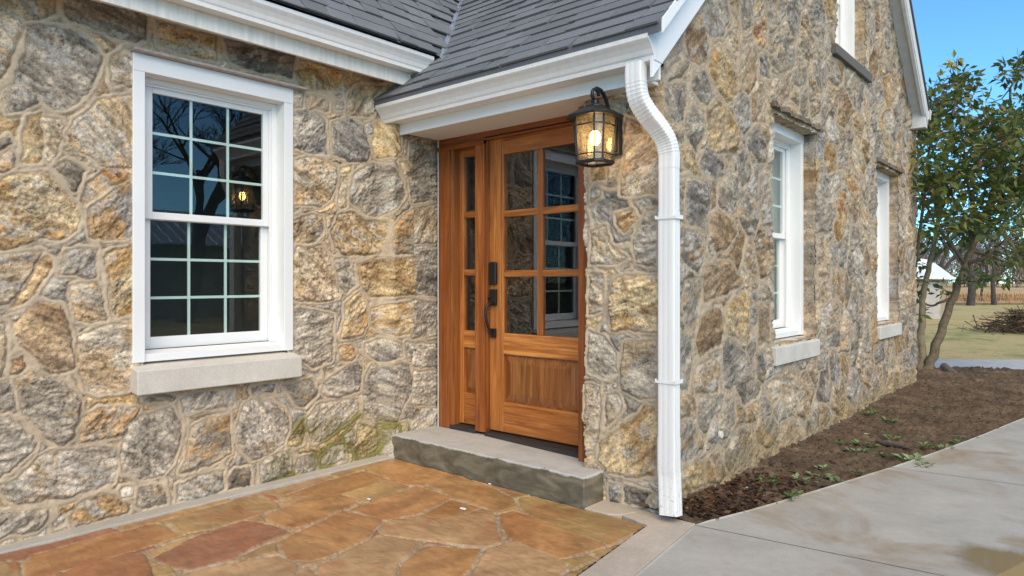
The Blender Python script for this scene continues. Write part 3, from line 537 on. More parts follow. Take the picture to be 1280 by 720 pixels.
WINS = [(4.80, 5.715, H0-.44, H0+1.17), (7.645, 8.56, H0-.44, H0+1.17), (6.27, 7.19, H0+2.03, H0+3.40)]
EP, EC, EQ = [], [], []; nb = 0
for (a, b, z0, z1) in WINS:
    kp &= ~(((yc > a) & (yc < b))[:, None] & ((zc > z0) & (zc < z1))[None, :])
    for p0, p1 in (((a, z0), (a, z1)), ((a, z1), (b, z1)), ((b, z1), (b, z0)), ((b, z0), (a, z0))):      # stone returns of the opening
        n = max(2, int(math.hypot(p1[0]-p0[0], p1[1]-p0[1])/.012)); m_ = 12
        s_ = np.linspace(0, 1, n)[:, None]; d_ = np.linspace(0, 1, m_)[None, :]
        Y_ = (p0[0]+(p1[0]-p0[0])*s_+0*d_).ravel(); Z_ = (p0[1]+(p1[1]-p0[1])*s_+0*d_).ravel(); D_ = (0*s_+d_).ravel()
        nz = (fbm(Y_*9+D_*2, Z_*9, 61, 4, .6)-.5)*.03; cy_, cz_ = (a+b)/2, (z0+z1)/2
        vert = abs(p0[0]-p1[0]) < 1e-6
        sy, sz = np.sign(cy_-Y_)*vert, np.sign(cz_-Z_)*(not vert)
        gi = np.clip(np.searchsorted(ys, Y_-sy*.006), 0, nu-1); gj = np.clip(np.searchsorted(zs, Z_-sz*.006), 0, nv-1); hf_ = h.reshape(nu, nv)[gi, gj]; Cf_ = C.reshape(nu, nv, 3)[gi, gj]
        if vert: Y_ = Y_+((nz*.9-.004)*np.minimum(D_*3, 1)-.006*(D_ < .01))*sy
        else: Z_ = Z_+((nz*.9-.004)*np.minimum(D_*3, 1)-.006*(D_ < .01))*sz
        EP.append(np.stack([XG+hf_*(1-D_)-.10*D_, Y_, Z_], 1)); q = np.array([PAL[('gb', 'g', 'br', 'bu', 'g')[int(k)]][0] for k in (fbm(Y_*2.2, Z_*3.5, 65, 1)*4.99)])
        EC.append((.35*q+.65*Cf_)*(.62+.76*fbm(Y_*25+D_*3, Z_*25, 66, 3))[:, None])
        i, j = np.meshgrid(np.arange(n-1), np.arange(m_-1), indexing='ij'); q = (i*m_+j).ravel()+nb; EQ.append(np.stack([q, q+m_, q+m_+1, q+1], 1)); nb += n*m_
Py = yy-hc*np.clip(((YW+.02)-yy)/.02, 0, 1)
grid_mesh('wall', np.stack([XG+h, Py, zz], 1), C, nu, nv, kp, M['stone'], house, alpha=t, extra=(np.concatenate(EP), np.concatenate(EC), np.concatenate(EQ)))
# sides of the house the photograph does not show
bk = MB(); bk.box((-9.2, 9.3, -.1), (-1.83, 9.5, 3.3)); bk.box((-9.3, -3, -.1), (-9.1, 9.5, 3.3)); bk.box((-9.2, -3.1, -.1), (-3.87, -2.95, 2.66)); bk.box((-3.9, 3.52, 2.24), (-1.83, 3.62, 2.6))
bk.build('wall', M['sill_concrete'], house)
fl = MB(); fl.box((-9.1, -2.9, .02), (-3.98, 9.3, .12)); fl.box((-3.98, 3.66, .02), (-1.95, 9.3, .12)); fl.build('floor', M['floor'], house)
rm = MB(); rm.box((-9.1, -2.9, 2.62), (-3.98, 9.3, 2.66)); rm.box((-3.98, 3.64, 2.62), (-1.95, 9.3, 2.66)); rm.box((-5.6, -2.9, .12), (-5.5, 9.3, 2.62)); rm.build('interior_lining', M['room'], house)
# roofs: overlapping shingle tabs on a deck
def shingle_rows(mb, P, run, n_rows, a0, a1, slope, expo, seed, clip=None):
    """P(a, s): point on the roof plane, a along the eave, s up the slope"""
    rg = random.Random(seed); nrm = slope
    for r in range(n_rows):
        a = a0-rg.random()*.3
        while a < a1:
            wd = rg.choice((.14, .17, .2, .24, .3, .33)); b = min(a+wd, a1); aa = max(a, a0)
            if b-aa > .02 and (clip is None or clip((aa+b)/2, r*expo)):
                k = rg.uniform(.86, 1.14); bl = rg.uniform(-.04, .05); c = (.146*k, .152*k, (.160+bl*.10)*k)
                lo = r*expo-(rg.choice((0, 0, 0, .006)) if r else 0); hi = (r+1)*expo+.03; th = rg.choice((.007, .012)); sk = rg.uniform(-.022, .022); g = .0026
                q = [Vector(P(aa+g+sk*.5, lo))+nrm*.012, Vector(P(b-g+sk*.5, lo))+nrm*.012, Vector(P(b-g-sk*.5, hi))+nrm*.001, Vector(P(aa+g-sk*.5, hi))+nrm*.001]
                mb.hexa(q+[v+nrm*th for v in q], 0, c)
            a += wd
sl = math.atan(PITCH); cs, sn = math.cos(sl), math.sin(sl); Y0, Z0 = 2.965, H0+1.25+PITCH*(2.965-2.98)
YR = (2.16-1.25+PF*9.2+PITCH*2.98)/(PITCH+PF); ZR = H0+1.25+PITCH*(YR-2.98)
rf = MB(); n1 = Vector((0, -sn, cs))
shingle_rows(rf, lambda a, s: (a, Y0+s*cs, Z0+s*sn), 0, 44, -6.2, -1.635, n1, .116, 3)
d = .012
rf.hexa([(-9.4, Y0, Z0-.035), (-1.64, Y0, Z0-.035), (-1.64, YR, ZR-.035), (-9.4, YR, ZR-.035), (-9.4, Y0, Z0+d), (-1.64, Y0, Z0+d), (-1.64, YR, ZR+d), (-9.4, YR, ZR+d)], 0, (.12, .124, .138))
YE, ZE = 9.33, H0+2.16+PF*(9.2-9.33)
rf.hexa([(-9.4, YR, ZR-.035), (-1.60, YR, ZR-.035), (-1.60, YE, ZE-.035), (-9.4, YE, ZE-.035), (-9.4, YR, ZR+.03), (-1.60, YR, ZR+.03), (-1.60, YE, ZE+.03), (-9.4, YE, ZE+.03)], 0, (.06, .06, .065))
rf.build('roof', M['shingle'], house, col=True)
WP = 1.20; wl = math.atan(WP); cw, sw = math.cos(wl), math.sin(wl); X0, ZW = -3.50, H0+1.475+WP*(-3.43+3.50)
yval = lambda x: 2.98+((1.475+WP*(-3.43-x))-1.25)/PITCH           # where the two planes meet
wf = MB(); n2 = Vector((sw, 0, cw))
shingle_rows(wf, lambda a, s: (X0-s*cw, a, ZW+s*sw), 0, 29, -.6, 6.2, n2, .116, 5, clip=lambda a, s: a < yval(X0-s*cw)-.02)
XR = -6.4; ZX = ZW+WP*(X0-XR)
yv0, yv1 = yval(X0), yval(XR)
wf.add([(X0, -3.2, ZW), (X0, yv0, ZW), (XR, yv1, ZX), (XR, -3.2, ZX)], [(0, 1, 2, 3)], 0, (.12, .124, .138))
wf.add([(XR, -3.2, ZX), (XR, 9.3, ZX), (-9.4, 9.3, ZX-WP*3), (-9.4, -3.2, ZX-WP*3)], [(0, 1, 2, 3)], 0, (.12, .124, .138))
wf.add([(X0, -3.15, ZW), (XR, -3.15, ZX), (-9.4, -3.15, ZX-WP*3)], [(0, 1, 2)], 0, (.3, .3, .3))
wf.build('roof', M['shingle'], house, col=True)
vl = MB(); pts = []
for s in np.linspace(0, 1, 30):
    x = X0+.05+(-4.9-X0-.05)*s; y = yval(x); z = H0+1.475+WP*(-3.43-x); pts.append((x, y, z))
for i in range(29):
    a, b = Vector(pts[i]), Vector(pts[i+1]); w1 = .022+.006*math.sin(i*2.3); 
    up = Vector((0, 0, .022)); s1 = Vector((0, w1, w1*PITCH)); s2 = Vector((-w1, 0, w1*WP)); 
    vl.add([a+up, b+up, b+s1*1+up, a+s1+up], [(0, 1, 2, 3)]); vl.add([a+up, b+up, b+s2+up, a+s2+up], [(0, 1, 2, 3)])
vl.build('valley_flashing', M['galv'], house, solid=.003)
# gutters (ogee section), fascia, soffit
OG = [(0, .118), (0, 0), (.072, 0), (.074, .022), (.080, .030), (.088, .052), (.102, .074), (.116, .090), (.120, .096), (.120, .118), (.112, .121), (.112, .113), (.116, .110), (.114, .098), (.099, .078), (.084, .055), (.076, .032), (.069, .026), (.068, .004), (.004, .004), (.004, .118)]
g1 = MB(); gy, gz = 3.115, H0+1.098
g1.ext(OG, -3.83, -1.702, lambda p, d: (d, gy-p[0]*1.25, gz+p[1]), caps=False)
cp = [OG[i] for i in range(10)]
for xa, xb in ((-3.832, -3.829), (-1.703, -1.699)): g1.ext(cp, xa, xb, lambda p, d: (d, gy-p[0]*1.25, gz+p[1]))
go = g1.build('gutter', M['white_metal'], house, bevel=.0015)
g2 = MB(); gx, gz2 = -3.635, H0+1.432
g2.ext(OG, -3.3, 3.225, lambda p, d: (gx+p[0], d, gz2+p[1]), caps=False); g2.ext(cp, 3.224, 3.228, lambda p, d: (gx+p[0], d, gz2+p[1]))
g2.build('gutter', M['white_metal'], house, bevel=.0015)
fa = MB(); fa.box((-3.79, 3.117, H0+1.024), (-1.724, 3.137, H0+1.235)); fa.build('fascia', M['white_vinyl'], house, bevel=.002)
fb = MB(); fb.box((-3.657, -3.2, H0+1.342), (-3.637, 3.15, H0+1.53)); fb.hexa([(-3.657, 3.15, H0+1.342), (-3.637, 3.15, H0+1.342), (-3.637, 3.15, H0+1.36), (-3.657, 3.15, H0+1.36), (-3.657, 3.22, H0+1.53), (-3.637, 3.22, H0+1.53), (-3.637, 3.152, H0+1.53), (-3.657, 3.152, H0+1.53)])
fb.build('fascia', M['fascia'], house, bevel=.002)
so = MB(); so.box((-3.72, 3.137, H0+1.034), (-1.80, 3.52, H0+1.05)); so.box((-3.86, -3, H0+1.405), (-3.657, 3.2, H0+1.42)); so.build('soffit', M['white_vinyl'], house)
# rakes
rk = MB()
def rake(mb, x0, x1, y0, y1, zf, lo, hi): mb.hexa([(x0, y0, zf(y0)+lo), (x1, y0, zf(y0)+lo), (x1, y1, zf(y1)+lo), (x0, y1, zf(y1)+lo), (x0, y0, zf(y0)+hi), (x1, y0, zf(y0)+hi), (x1, y1, zf(y1)+hi), (x0, y1, zf(y1)+hi)])
zf = lambda y: H0+1.25+PITCH*(y-2.98); zb = lambda y: H0+2.16+PF*(9.2-y)
rake(rk, -1.722, -1.7035, 3.022, YR, zf, -.279, -.037); rake(rk, -1.7035, -1.642, 3.00, YR, zf, -.05, -.037); rake(rk, -1.642, -1.632, 2.99, YR, zf, -.055, .018)
rk.build('rake_board', M['white_vinyl'], house, bevel=.002)
rb = MB(); rake(rb, -1.64, -1.612, YR+.03, 9.30, zb, -.22, -.036); rake(rb, -1.77, -1.64, YR+.03, 9.28, zb, -.20, -.17); rake(rb, -1.655, -1.62, YR+.03, 9.2, zb, -.26, -.222)
rb.box((-1.78, 9.18, ZE-.24), (-1.62, 9.30, ZE-.02)); rb.build('rake_board', M['soffit_grey'], house, bevel=.002)
rs = MB(); rake(rs, -1.84, -1.724, 3.10, YR, zf, -.12, -.10); rs.build('soffit', M['white_vinyl'], house)
g3 = MB(); g3.ext(OG, -9.4, -1.60, lambda p, d: (d, 9.32+p[0]*.9, ZE-.13+p[1]), caps=False); g3.ext(cp, -1.603, -1.598, lambda p, d: (d, 9.32+p[0]*.9, ZE-.13+p[1])); g3.build('gutter', M['white_metal'], house)
# downspout: ribbed rectangular pipe swept round two crimped elbows
def catmull(P, n):
    P = [np.array(p, float) for p in P]; P = [2*P[0]-P[1]]+P+[2*P[-1]-P[-2]]; out = []
    for i in range(1, len(P)-2):
        for s in np.linspace(0, 1, n, endpoint=False):
            a, b, c, d_ = P[i-1:i+3]; out.append(.5*((2*b)+(c-a)*s+(2*a-5*b+4*c-d_)*s*s+(3*b-a-3*c+d_)*s**3))
    return out+[P[-2]]
def downspout():
    mb = MB(); hw, hd = .047, .036; sec = []
    for (ax, ay, bx, by) in ((-1,-1,1,-1),(1,-1,1,1),(1,1,-1,1),(-1,1,-1,-1)):
        for k in range(10):
            s = k/10; x = ax+(bx-ax)*s; y = ay+(by-ay)*s; ins = 1-(.022 if (k % 3 == 1) else 0); sec.append((x*hw*(ins if ay != by else 1), y*hd*(ins if ay == by else 1)))
    sec = [(x*(.93 if abs(abs(x)-hw) < 1e-6 and abs(abs(y)-hd) < 1e-6 else 1), y*(.93 if abs(abs(x)-hw) < 1e-6 and abs(abs(y)-hd) < 1e-6 else 1)) for x, y in sec]
    path = catmull([(-1.805, 3.03, H0+1.10), (-1.805, 3.03, H0+1.01), (-1.798, 3.043, H0+.925), (-1.775, 3.085, H0+.855), (-1.745, 3.14, H0+.79), (-1.722, 3.182, H0+.725), (-1.712, 3.20, H0+.65), (-1.712, 3.20, H0+.58)], 14)
    def loft(path, ridge, k0=1.0):
        vs = []; fs = []; n = len(sec); X = Vector((1, 0, 0))
        for i, p in enumerate(path):
            t = Vector(path[min(i+1, len(path)-1)])-Vector(path[max(i-1, 0)]); t.normalize(); x = (X-t*X.dot(t)).normalized(); y = t.cross(x)
            k = k0*(1+(.022 if (i % 3 == 0) else -.014)*ridge[i])
            for a, b in sec: vs.append(Vector(p)+x*a*k+y*b*k)
        for i in range(len(path)-1):
            for j in range(n): fs.append((i*n+j, i*n+(j+1) % n, (i+1)*n+(j+1) % n, (i+1)*n+j))
        mb.add(vs, fs)
    loft(path, [1 if 14 < i < 48 or 54 < i < 84 else .0 for i in range(len(path))])
    loft([(-1.712, 3.20, H0+.64), (-1.712, 3.20, H0+.30)], [0, 0], .975)
    loft([(-1.712, 3.20, H0+.36), (-1.712, 3.20, H0-.83)], [0, 0], 1.02)
    loft(catmull([(-1.712, 3.20, H0-.80), (-1.712, 3.20, H0-.95), (-1.708, 3.20, H0-1.02), (-1.690, 3.178, H0-1.19)], 4), [0]*13, 1.07)
    return mb.build('downspout', M['white_metal'], house, bevel=.0)
dn = downspout()
for z in (.32, -.52):
    st = MB(); st.box((-1.767, 3.1575, H0+z), (-1.657, 3.1595, H0+z+.012)); st.box((-1.6575, 3.1575, H0+z), (-1.6545, 3.243, H0+z+.02)); st.box((-1.770, 3.1575, H0+z), (-1.767, 3.243, H0+z+.02))
    st.build('strap', M['white_metal'], dn)

# windows: all face +X.  yc: centre, xf: front of the casing, z0: sill line
def window(yc_, xf, zs_, hgt=1.62, sill='sill_concrete', cap=True, sill_w=.95, sill_out=.085, sill_h=.13):
    a, b = yc_-.465, yc_+.465; W = 'white_vinyl'; z0, z1 = zs_, zs_+hgt; cw_ = .06
    f = MB(); dp = .11
    f.box((xf-dp, a, z0), (xf, a+cw_, z1-.09)); f.box((xf-dp, b-cw_, z0), (xf, b, z1-.09)); f.box((xf-dp, a, z1-.092), (xf+.003, b, z1))
    f.hexa([(xf-dp, a+cw_, z0), (xf-.012, a+cw_, z0), (xf-.012, b-cw_, z0), (xf-dp, b-cw_, z0), (xf-dp, a+cw_, z0+.055), (xf-.012, a+cw_, z0+.04), (xf-.012, b-cw_, z0+.04), (xf-dp, b-cw_, z0+.055)])
    ia, ib, iz0, iz1 = a+cw_, b-cw_, z0+.055, z1-.092; x1 = xf-.088
    for (p, q) in (((x1-.06, ia, iz0), (x1, ia+.035, iz1)), ((x1-.06, ib-.035, iz0), (x1, ib, iz1)), ((x1-.06, ia+.035, iz1-.03), (x1-.0005, ib-.035, iz1))): f.box(p, q)
    f.box((x1-.02, ia+.035, iz1-.042), (x1-.006, ib-.035, iz1-.03)); f.box((x1-.02, ib-.046, iz0+.001), (x1-.006, ib-.035, iz1-.0435))
    w = f.build('window', M[W], house, bevel=.003)
    zm = (iz0+iz1)/2-.005; sa, sb_ = ia+.035, ib-.035; st_ = .045
    for lo, hi, xs_ in ((zm-.02, iz1-.03, x1-.022), (iz0, zm+.02, x1-.05)):
        s = MB(); xt = xs_-.028; rl = .04 if lo != iz0 else .065
        s.box((xt, sa, lo), (xs_, sa+st_, hi)); s.box((xt, sb_-st_, lo), (xs_, sb_, hi)); s.box((xt, sa+st_, lo), (xs_, sb_-st_, lo+rl)); s.box((xt, sa+st_, hi-.042), (xs_, sb_-st_, hi))
        s.build('sash', M[W], w, bevel=.003)
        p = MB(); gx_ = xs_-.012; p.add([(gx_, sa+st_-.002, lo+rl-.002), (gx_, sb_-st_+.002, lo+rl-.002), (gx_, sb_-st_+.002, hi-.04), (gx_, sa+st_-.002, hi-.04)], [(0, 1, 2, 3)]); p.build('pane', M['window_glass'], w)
        g = MB(); y0, y1, q0, q1 = sa+st_, sb_-st_, lo+rl, hi-.042
        for k in (1, 2):
            g.box((gx_-.013, y0+(y1-y0)*k/3-.0075, q0), (gx_-.006, y0+(y1-y0)*k/3+.0075, q1)); g.box((gx_-.0135, y0, q0+(q1-q0)*k/3-.0075), (gx_-.0055, y1, q0+(q1-q0)*k/3+.0075))
        g.build('muntin_grid', M['grid_white'], w)
    s = MB(); xo = xf+sill_out; s.hexa([(xf-.12, yc_-sill_w/2, z0-sill_h-.01), (xo, yc_-sill_w/2, z0-sill_h-.03), (xo, yc_+sill_w/2, z0-sill_h-.03), (xf-.12, yc_+sill_w/2, z0-sill_h-.01), (xf-.12, yc_-sill_w/2, z0+.004), (xo, yc_-sill_w/2, z0-.033), (xo, yc_+sill_w/2, z0-.033), (xf-.12, yc_+sill_w/2, z0+.004)])
    s.build('sill', M[sill], w, bevel=.006)
    if cap: c = MB(); c.hexa([(xf-.02, a-.01, z1), (xf+.045, a-.01, z1+.004), (xf+.045, b+.075, z1+.004), (xf-.02, b+.075, z1), (xf-.02, a-.01, z1+.03), (xf+.045, a-.01, z1+.018), (xf+.045, b+.075, z1+.018), (xf-.02, b+.075, z1+.03)]); c.build('drip_cap', M['cap'], w, bevel=.002)
    else:
        c = MB(); n = 34; rg = random.Random(int(yc_*10)); ya, yb = yc_-.50, yc_+.60
        vs = []
        for i in range(n+1):
            y = ya+(yb-ya)*i/n; r = .008*math.sin(i*.9)+rg.uniform(-.009, .009); xo_ = XG+.05+r; zt = z1+.045+rg.uniform(-.01, .014)
            vs += [(xf-.05, y, z1+.002), (xo_, y, z1+.008+rg.uniform(0, .008)), (xo_-.006, y, zt), (xf-.05, y, zt+.01)]
        fs = [(i*4+k, (i+1)*4+k, (i+1)*4+(k+1) % 4, i*4+(k+1) % 4) for i in range(n) for k in range(4)]+[(0, 1, 2, 3), (n*4+3, n*4+2, n*4+1, n*4)]
        c.add(vs, fs); c.build('lintel', M['lintel'], w)
        c = MB(); c.box((xf-.05, yc_-.46, z1-.004), (XG+.012, yc_+.47, z1+.001)); c.build('soffit_board', M['fascia'], w)
    return w
window(1.872, -3.834, H0-.425)
window(5.255, -1.862, H0-.425, cap=False, sill_out=.125)
window(8.105, -1.862, H0-.425, cap=False, sill_out=.125)
window(6.73, -1.862, H0+2.04, hgt=1.35, sill='slate_sill', cap=False, sill_w=1.15, sill_out=.13, sill_h=.09)

q = onX(898, 543, XG+.03); kb = MB(); kb.tube([(XG-.01, q[1], q[2]), (XG+.055, q[1], q[2])], [.026, .022], 12); kb.build('pipe_cap', M['sill_concrete'], house, bevel=.004)
# door unit
YJ = 3.45; zst = .165; fr = MB()
def tone(): k = random.uniform(.86, 1.12); return (k, k*random.uniform(.95, 1.03), k*random.uniform(.92, 1.04))
fr.box((-3.713, YJ, zst), (-3.60, YJ+.04, H0+.95), 0, (.80, .62, .52)); fr.box((-3.60, YJ+.012, zst), (-3.572, YJ+.12, H0+.95), 0, (.8, .78, .75))
fr.box((-3.342, YJ, zst+.02), (-3.256, YJ+.12, H0+.975), 0, (.88, .70, .58)); fr.box((-3.256, YJ+.02, zst+.04), (-3.243, YJ+.12, H0+.975), 0, (.62, .6, .58))
fr.box((-2.372, YW+.055, zst-.02), (-2.235, YW+.09, H0+1.03), 0, (.66, .5, .42)); fr.box((-2.372, YW+.09, zst), (-2.345, YJ+.12, H0+.975), 0, (.8, .72, .66))
fr.box((-3.713, YJ+.004, H0+.975), (-2.345, YJ+.12, H0+1.035), 1, (.62, .48, .4)); fr.box((-3.713, YJ-.012, H0+.948), (-3.256, YJ+.12, H0+.976), 1, (.64, .5, .42))
fr.box((-3.256, YJ+.004, H0+.985), (-2.372, YJ+.12, H0+.998), 1, (.7, .66, .62))
fr.build('door_frame', [M['wood_v'], M['wood_h']], house, bevel=.003, col=True)
ck = MB(); ck.box((-3.719, YJ-.002, zst), (-3.7135, YJ+.02, H0+1.03)); ck.build('caulk_bead', M['white_vinyl'], house)
th = MB(); th.box((-3.60, YJ-.0, zst-.002), (-3.345, YJ+.12, zst+.028)); th.hexa([(-3.25, YJ-.005, zst-.002), (-2.37, YJ-.075, zst-.002), (-2.37, YJ+.12, zst-.002), (-3.25, YJ+.12, zst-.002), (-3.25, YJ+.005, zst+.022), (-2.37, YJ-.055, zst+.022), (-2.37, YJ+.12, zst+.03), (-3.25, YJ+.12, zst+.03)]); th.build('threshold', M['threshold'], house, bevel=.003)
YS = 3.50
def leaf_door(name, x0, x1, z0, z1, stl, str_, trail, g0, g1, cols, rows, pz0, pz1, y, gl):
    d = MB(); y1 = y+.044
    d.box((x0, y, z0), (x0+stl, y1, z1), 0, (1.22, 1.2, 1.12)); d.box((x1-str_, y, z0), (x1, y1, z1), 0, (1.0, .96, .92))
    xa, xb = x0+stl, x1-str_
    d.box((xa, y+.001, g1), (xb, y1, z1), 1, (1.05, .95, .86)); d.box((xa, y+.001, pz1), (xb, y1, g0), 1, (1.38, 1.36, 1.28)); d.box((xa, y+.001, z0), (xb, y1, pz0), 1, (1.12, 1.02, .92))
    mw = .046 if cols > 1 else .03
    for k in range(1, cols): x = xa+(xb-xa)*k/cols; d.box((x-mw/2, y+.004, g0), (x+mw/2, y1-.004, g1), 0, (.95, .9, .85))
    for k in range(1, rows):
        z = g0+(g1-g0)*k/rows; mh = .044
        xs_ = [xa]+[xa+(xb-xa)*i/cols for i in range(1, cols)]+[xb]
        for i in range(cols): d.box((xs_[i]+(mw/2 if i else 0), y+.0045, z-mh/2), (xs_[i+1]-(mw/2 if i < cols-1 else 0), y1-.0045, z+mh/2), 1, (1.02, .96, .9))
    o = d.build(name, [M['wood_v'], M['wood_h']], house, bevel=.004, col=True)
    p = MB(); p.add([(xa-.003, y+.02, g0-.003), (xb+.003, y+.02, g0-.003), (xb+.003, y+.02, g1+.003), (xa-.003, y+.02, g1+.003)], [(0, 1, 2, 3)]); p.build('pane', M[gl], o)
    # raised panel built of boards
    q = MB(); y2 = y+.020; wdt = xb-xa; nb_ = max(1, int(wdt/.10)); 
    for i in range(nb_): q.box((xa+wdt*i/nb_, y2, pz0), (xa+wdt*(i+1)/nb_, y1-.006, pz1), 0, tuple(c*.72 for c in tone()))
    m_ = min(.05, wdt*.22); xl, xr, zl, zh = xa+.012, xb-.012, pz0+.012, pz1-.012
    for i in range(nb_):
        u0, u1 = xl+(xr-xl)*i/nb_, xl+(xr-xl)*(i+1)/nb_; v0, v1 = xl+m_+(xr-xl-2*m_)*i/nb_, xl+m_+(xr-xl-2*m_)*(i+1)/nb_
        q.add([(u0, y2-.001, zl), (u1, y2-.001, zl), (v1, y+.006, zl+m_), (v0, y+.006, zl+m_), (v0, y+.006, zh-m_), (v1, y+.006, zh-m_), (u1, y2-.001, zh), (u0, y2-.001, zh)], [(0, 1, 2, 3), (3, 2, 5, 4), (4, 5, 6, 7)], 0, tuple(c*.78 for c in tone()))
    q.add([(xl, y2-.001, zl), (xl+m_, y+.006, zl+m_), (xl+m_, y+.006, zh-m_), (xl, y2-.001, zh)], [(0, 1, 2, 3)], 0, (.8, .76, .72)); q.add([(xr, y2-.001, zl), (xr-m_, y+.006, zl+m_), (xr-m_, y+.006, zh-m_), (xr, y2-.001, zh)], [(0, 3, 2, 1)], 0, (.8, .76, .72))
    q.build('panel', [M['wood_v'], M['wood_h']], o, col=True)
    # glazing beads
    return o
door = leaf_door('front_door', -3.262, -2.352, zst+.035, H0+1.01, .140, .140, .14, H0-.352, H0+.868, 2, 3, H0-.82, H0-.495, YS, 'door_glass')
leaf_door('sidelight', -3.590, -3.335, zst+.035, H0+.965, .055, .062, .1, H0-.352, H0+.90, 1, 3, H0-.80, H0-.475, YS+.03, 'door_glass')
hx = -3.203
db = MB(); db.box((hx-.032, YS-.026, H0-.022), (hx+.032, YS, H0+.135)); db.build('deadbolt', M['satin_black'], door, bevel=.010, seg=3)
hd = MB(); hd.box((hx-.028, YS-.022, H0-.165), (hx+.028, YS, H0-.052)); hd.box((hx-.022, YS-.020, H0-.385), (hx+.022, YS, H0-.322))
hd.tube(catmull([(hx, YS-.018, H0-.145), (hx-.012, YS-.055, H0-.16), (hx-.016, YS-.07, H0-.20), (hx-.012, YS-.066, H0-.27), (hx-.004, YS-.045, H0-.33), (hx, YS-.015, H0-.35)], 6), .0095, 10); hd.box((hx-.04, YS-.034, H0-.115), (hx-.01, YS-.018, H0-.108))
hd.build('door_handle', M['satin_black'], door, bevel=.006, seg=3)
# behind the glass of the gable windows hang pale curtains
def curtain(y0, y1, x, z0, z1, label):
    mb = MB(); n = 90; vs = []
    for i in range(n+1):
        s = i/n; y = y0+(y1-y0)*s; xx_ = x+.022*math.sin(s*34)+.008*math.sin(s*71+1)
        vs += [(xx_, y, z0), (xx_, y, z1)]
    mb.add(vs, [(2*i, 2*i+2, 2*i+3, 2*i+1) for i in range(n)]); o = mb.build('curtain', M['curtain'], smooth=True, solid=.003)
    tag(o, label, 'curtain', 'curtains in the gable windows')
curtain(4.83, 5.68, -2.07, H0-.45, H0+1.16, 'pale green curtain behind the larger ground floor window of the gable wall')
curtain(6.30, 7.16, -2.07, H0+2.03, H0+3.35, 'pale green curtain in the upper gable window over the dark sill')
# ------------------------------------------------------------------ wall lantern
LX, LY = -2.07, 3.055
lan = empty('wall_lantern', (LX, 3.24, H0+.70), 'lit black lantern with seeded amber glass on the stone pier beside the wooden door', 'lantern')
def octo(h, c, z): return [(LX-h+c, LY-h, z), (LX+h-c, LY-h, z), (LX+h, LY-h+c, z), (LX+h, LY+h-c, z), (LX+h-c, LY+h, z), (LX-h+c, LY+h, z), (LX-h, LY+h-c, z), (LX-h, LY-h+c, z)]
def lofted(rings, caps=True):
    mb = MB(); n = len(rings[0]); vs = [p for r in rings for p in r]; fs = [(i*n+k, i*n+(k+1) % n, (i+1)*n+(k+1) % n, (i+1)*n+k) for i in range(len(rings)-1) for k in range(n)]
    if caps: fs += [tuple(range(n))[::-1], tuple(range((len(rings)-1)*n, len(rings)*n))]
    return mb.add(vs, fs)
zb0, zt0 = H0+.628, H0+.872
bp = MB(); bp.box((LX-.05, 3.215, H0+.695), (LX+.05, 3.25, H0+.915)); bp.box((LX-.038, 3.205, H0+.71), (LX+.038, 3.216, H0+.90)); bp.build('backplate', M['black'], lan, bevel=.004)
lofted([octo(.128, .05, zt0-.004), octo(.130, .05, zt0+.006), octo(.075, .03, zt0+.042), octo(.052, .02, zt0+.052), octo(.048, .019, zt0+.062), octo(.020, .008, zt0+.074), octo(.018, .007, zt0+.092)]).build('lamp_roof', M['black'], lan, bevel=.0015)
cg = MB(); hb, ht, cc_ = .082, .096, .036
tp, bt = octo(ht, cc_, zt0), octo(hb, cc_*.86, zb0+.012)
for a, b in zip(bt, tp): cg.tube([a, b], .0048, 6)
for s in (.14, .80):
    r = [tuple(Vector(a).lerp(Vector(b), s)) for a, b in zip(bt, tp)]; cg.tube(r+[r[0]], .0035, 6, caps=False)
cg.build('cage', M['black'], lan)
lofted([octo(.080, .03, zb0-.006), octo(.088, .032, zb0), octo(.088, .032, zb0+.012), octo(.078, .03, zb0+.013)], caps=False).build('bottom_ring', M['black'], lan, solid=.006)
gp = lofted([octo(hb-.006, cc_*.8, zb0+.014), octo(ht-.006, cc_*.95, zt0-.002)], caps=False); gp.build('glass_pane', M['seeded'], lan)
ar = MB(); pts = [(LX, LY, zt0+.09)]
for k in range(13): q = -math.pi/2-math.radians(300)*k/12*0+math.radians(270)*k/12; pts.append((LX, LY+.004+.030*math.cos(q)*-1, zt0+.122+.030*math.sin(q)))
ring = pts[1:]; ar.tube(ring, .010, 8)
ar.tube([(LX, LY, zt0+.08), (LX, LY, zt0+.10)], .011, 8)
ar.tube(catmull([ring[8], (LX, LY+.02, zt0+.160), (LX, LY+.07, zt0+.150), (LX, LY+.115, zt0+.10), (LX, LY+.135, zt0+.05), (LX, LY+.155, zt0+.015), (LX, 3.216, zt0+.01)], 6), .011, 8)
ar.build('bracket_arm', M['black'], lan, smooth=True)
bl = MB(); bl.ball((LX, LY, H0+.765), .030, 14, 10, sc=(1, 1, 1.35)); bl.build('bulb', M['bulb'], lan, smooth=True)
sk_ = MB(); sk_.tube([(LX, LY, H0+.80), (LX, LY, zt0+.01)], .014, 10); sk_.build('socket', M['black'], lan)

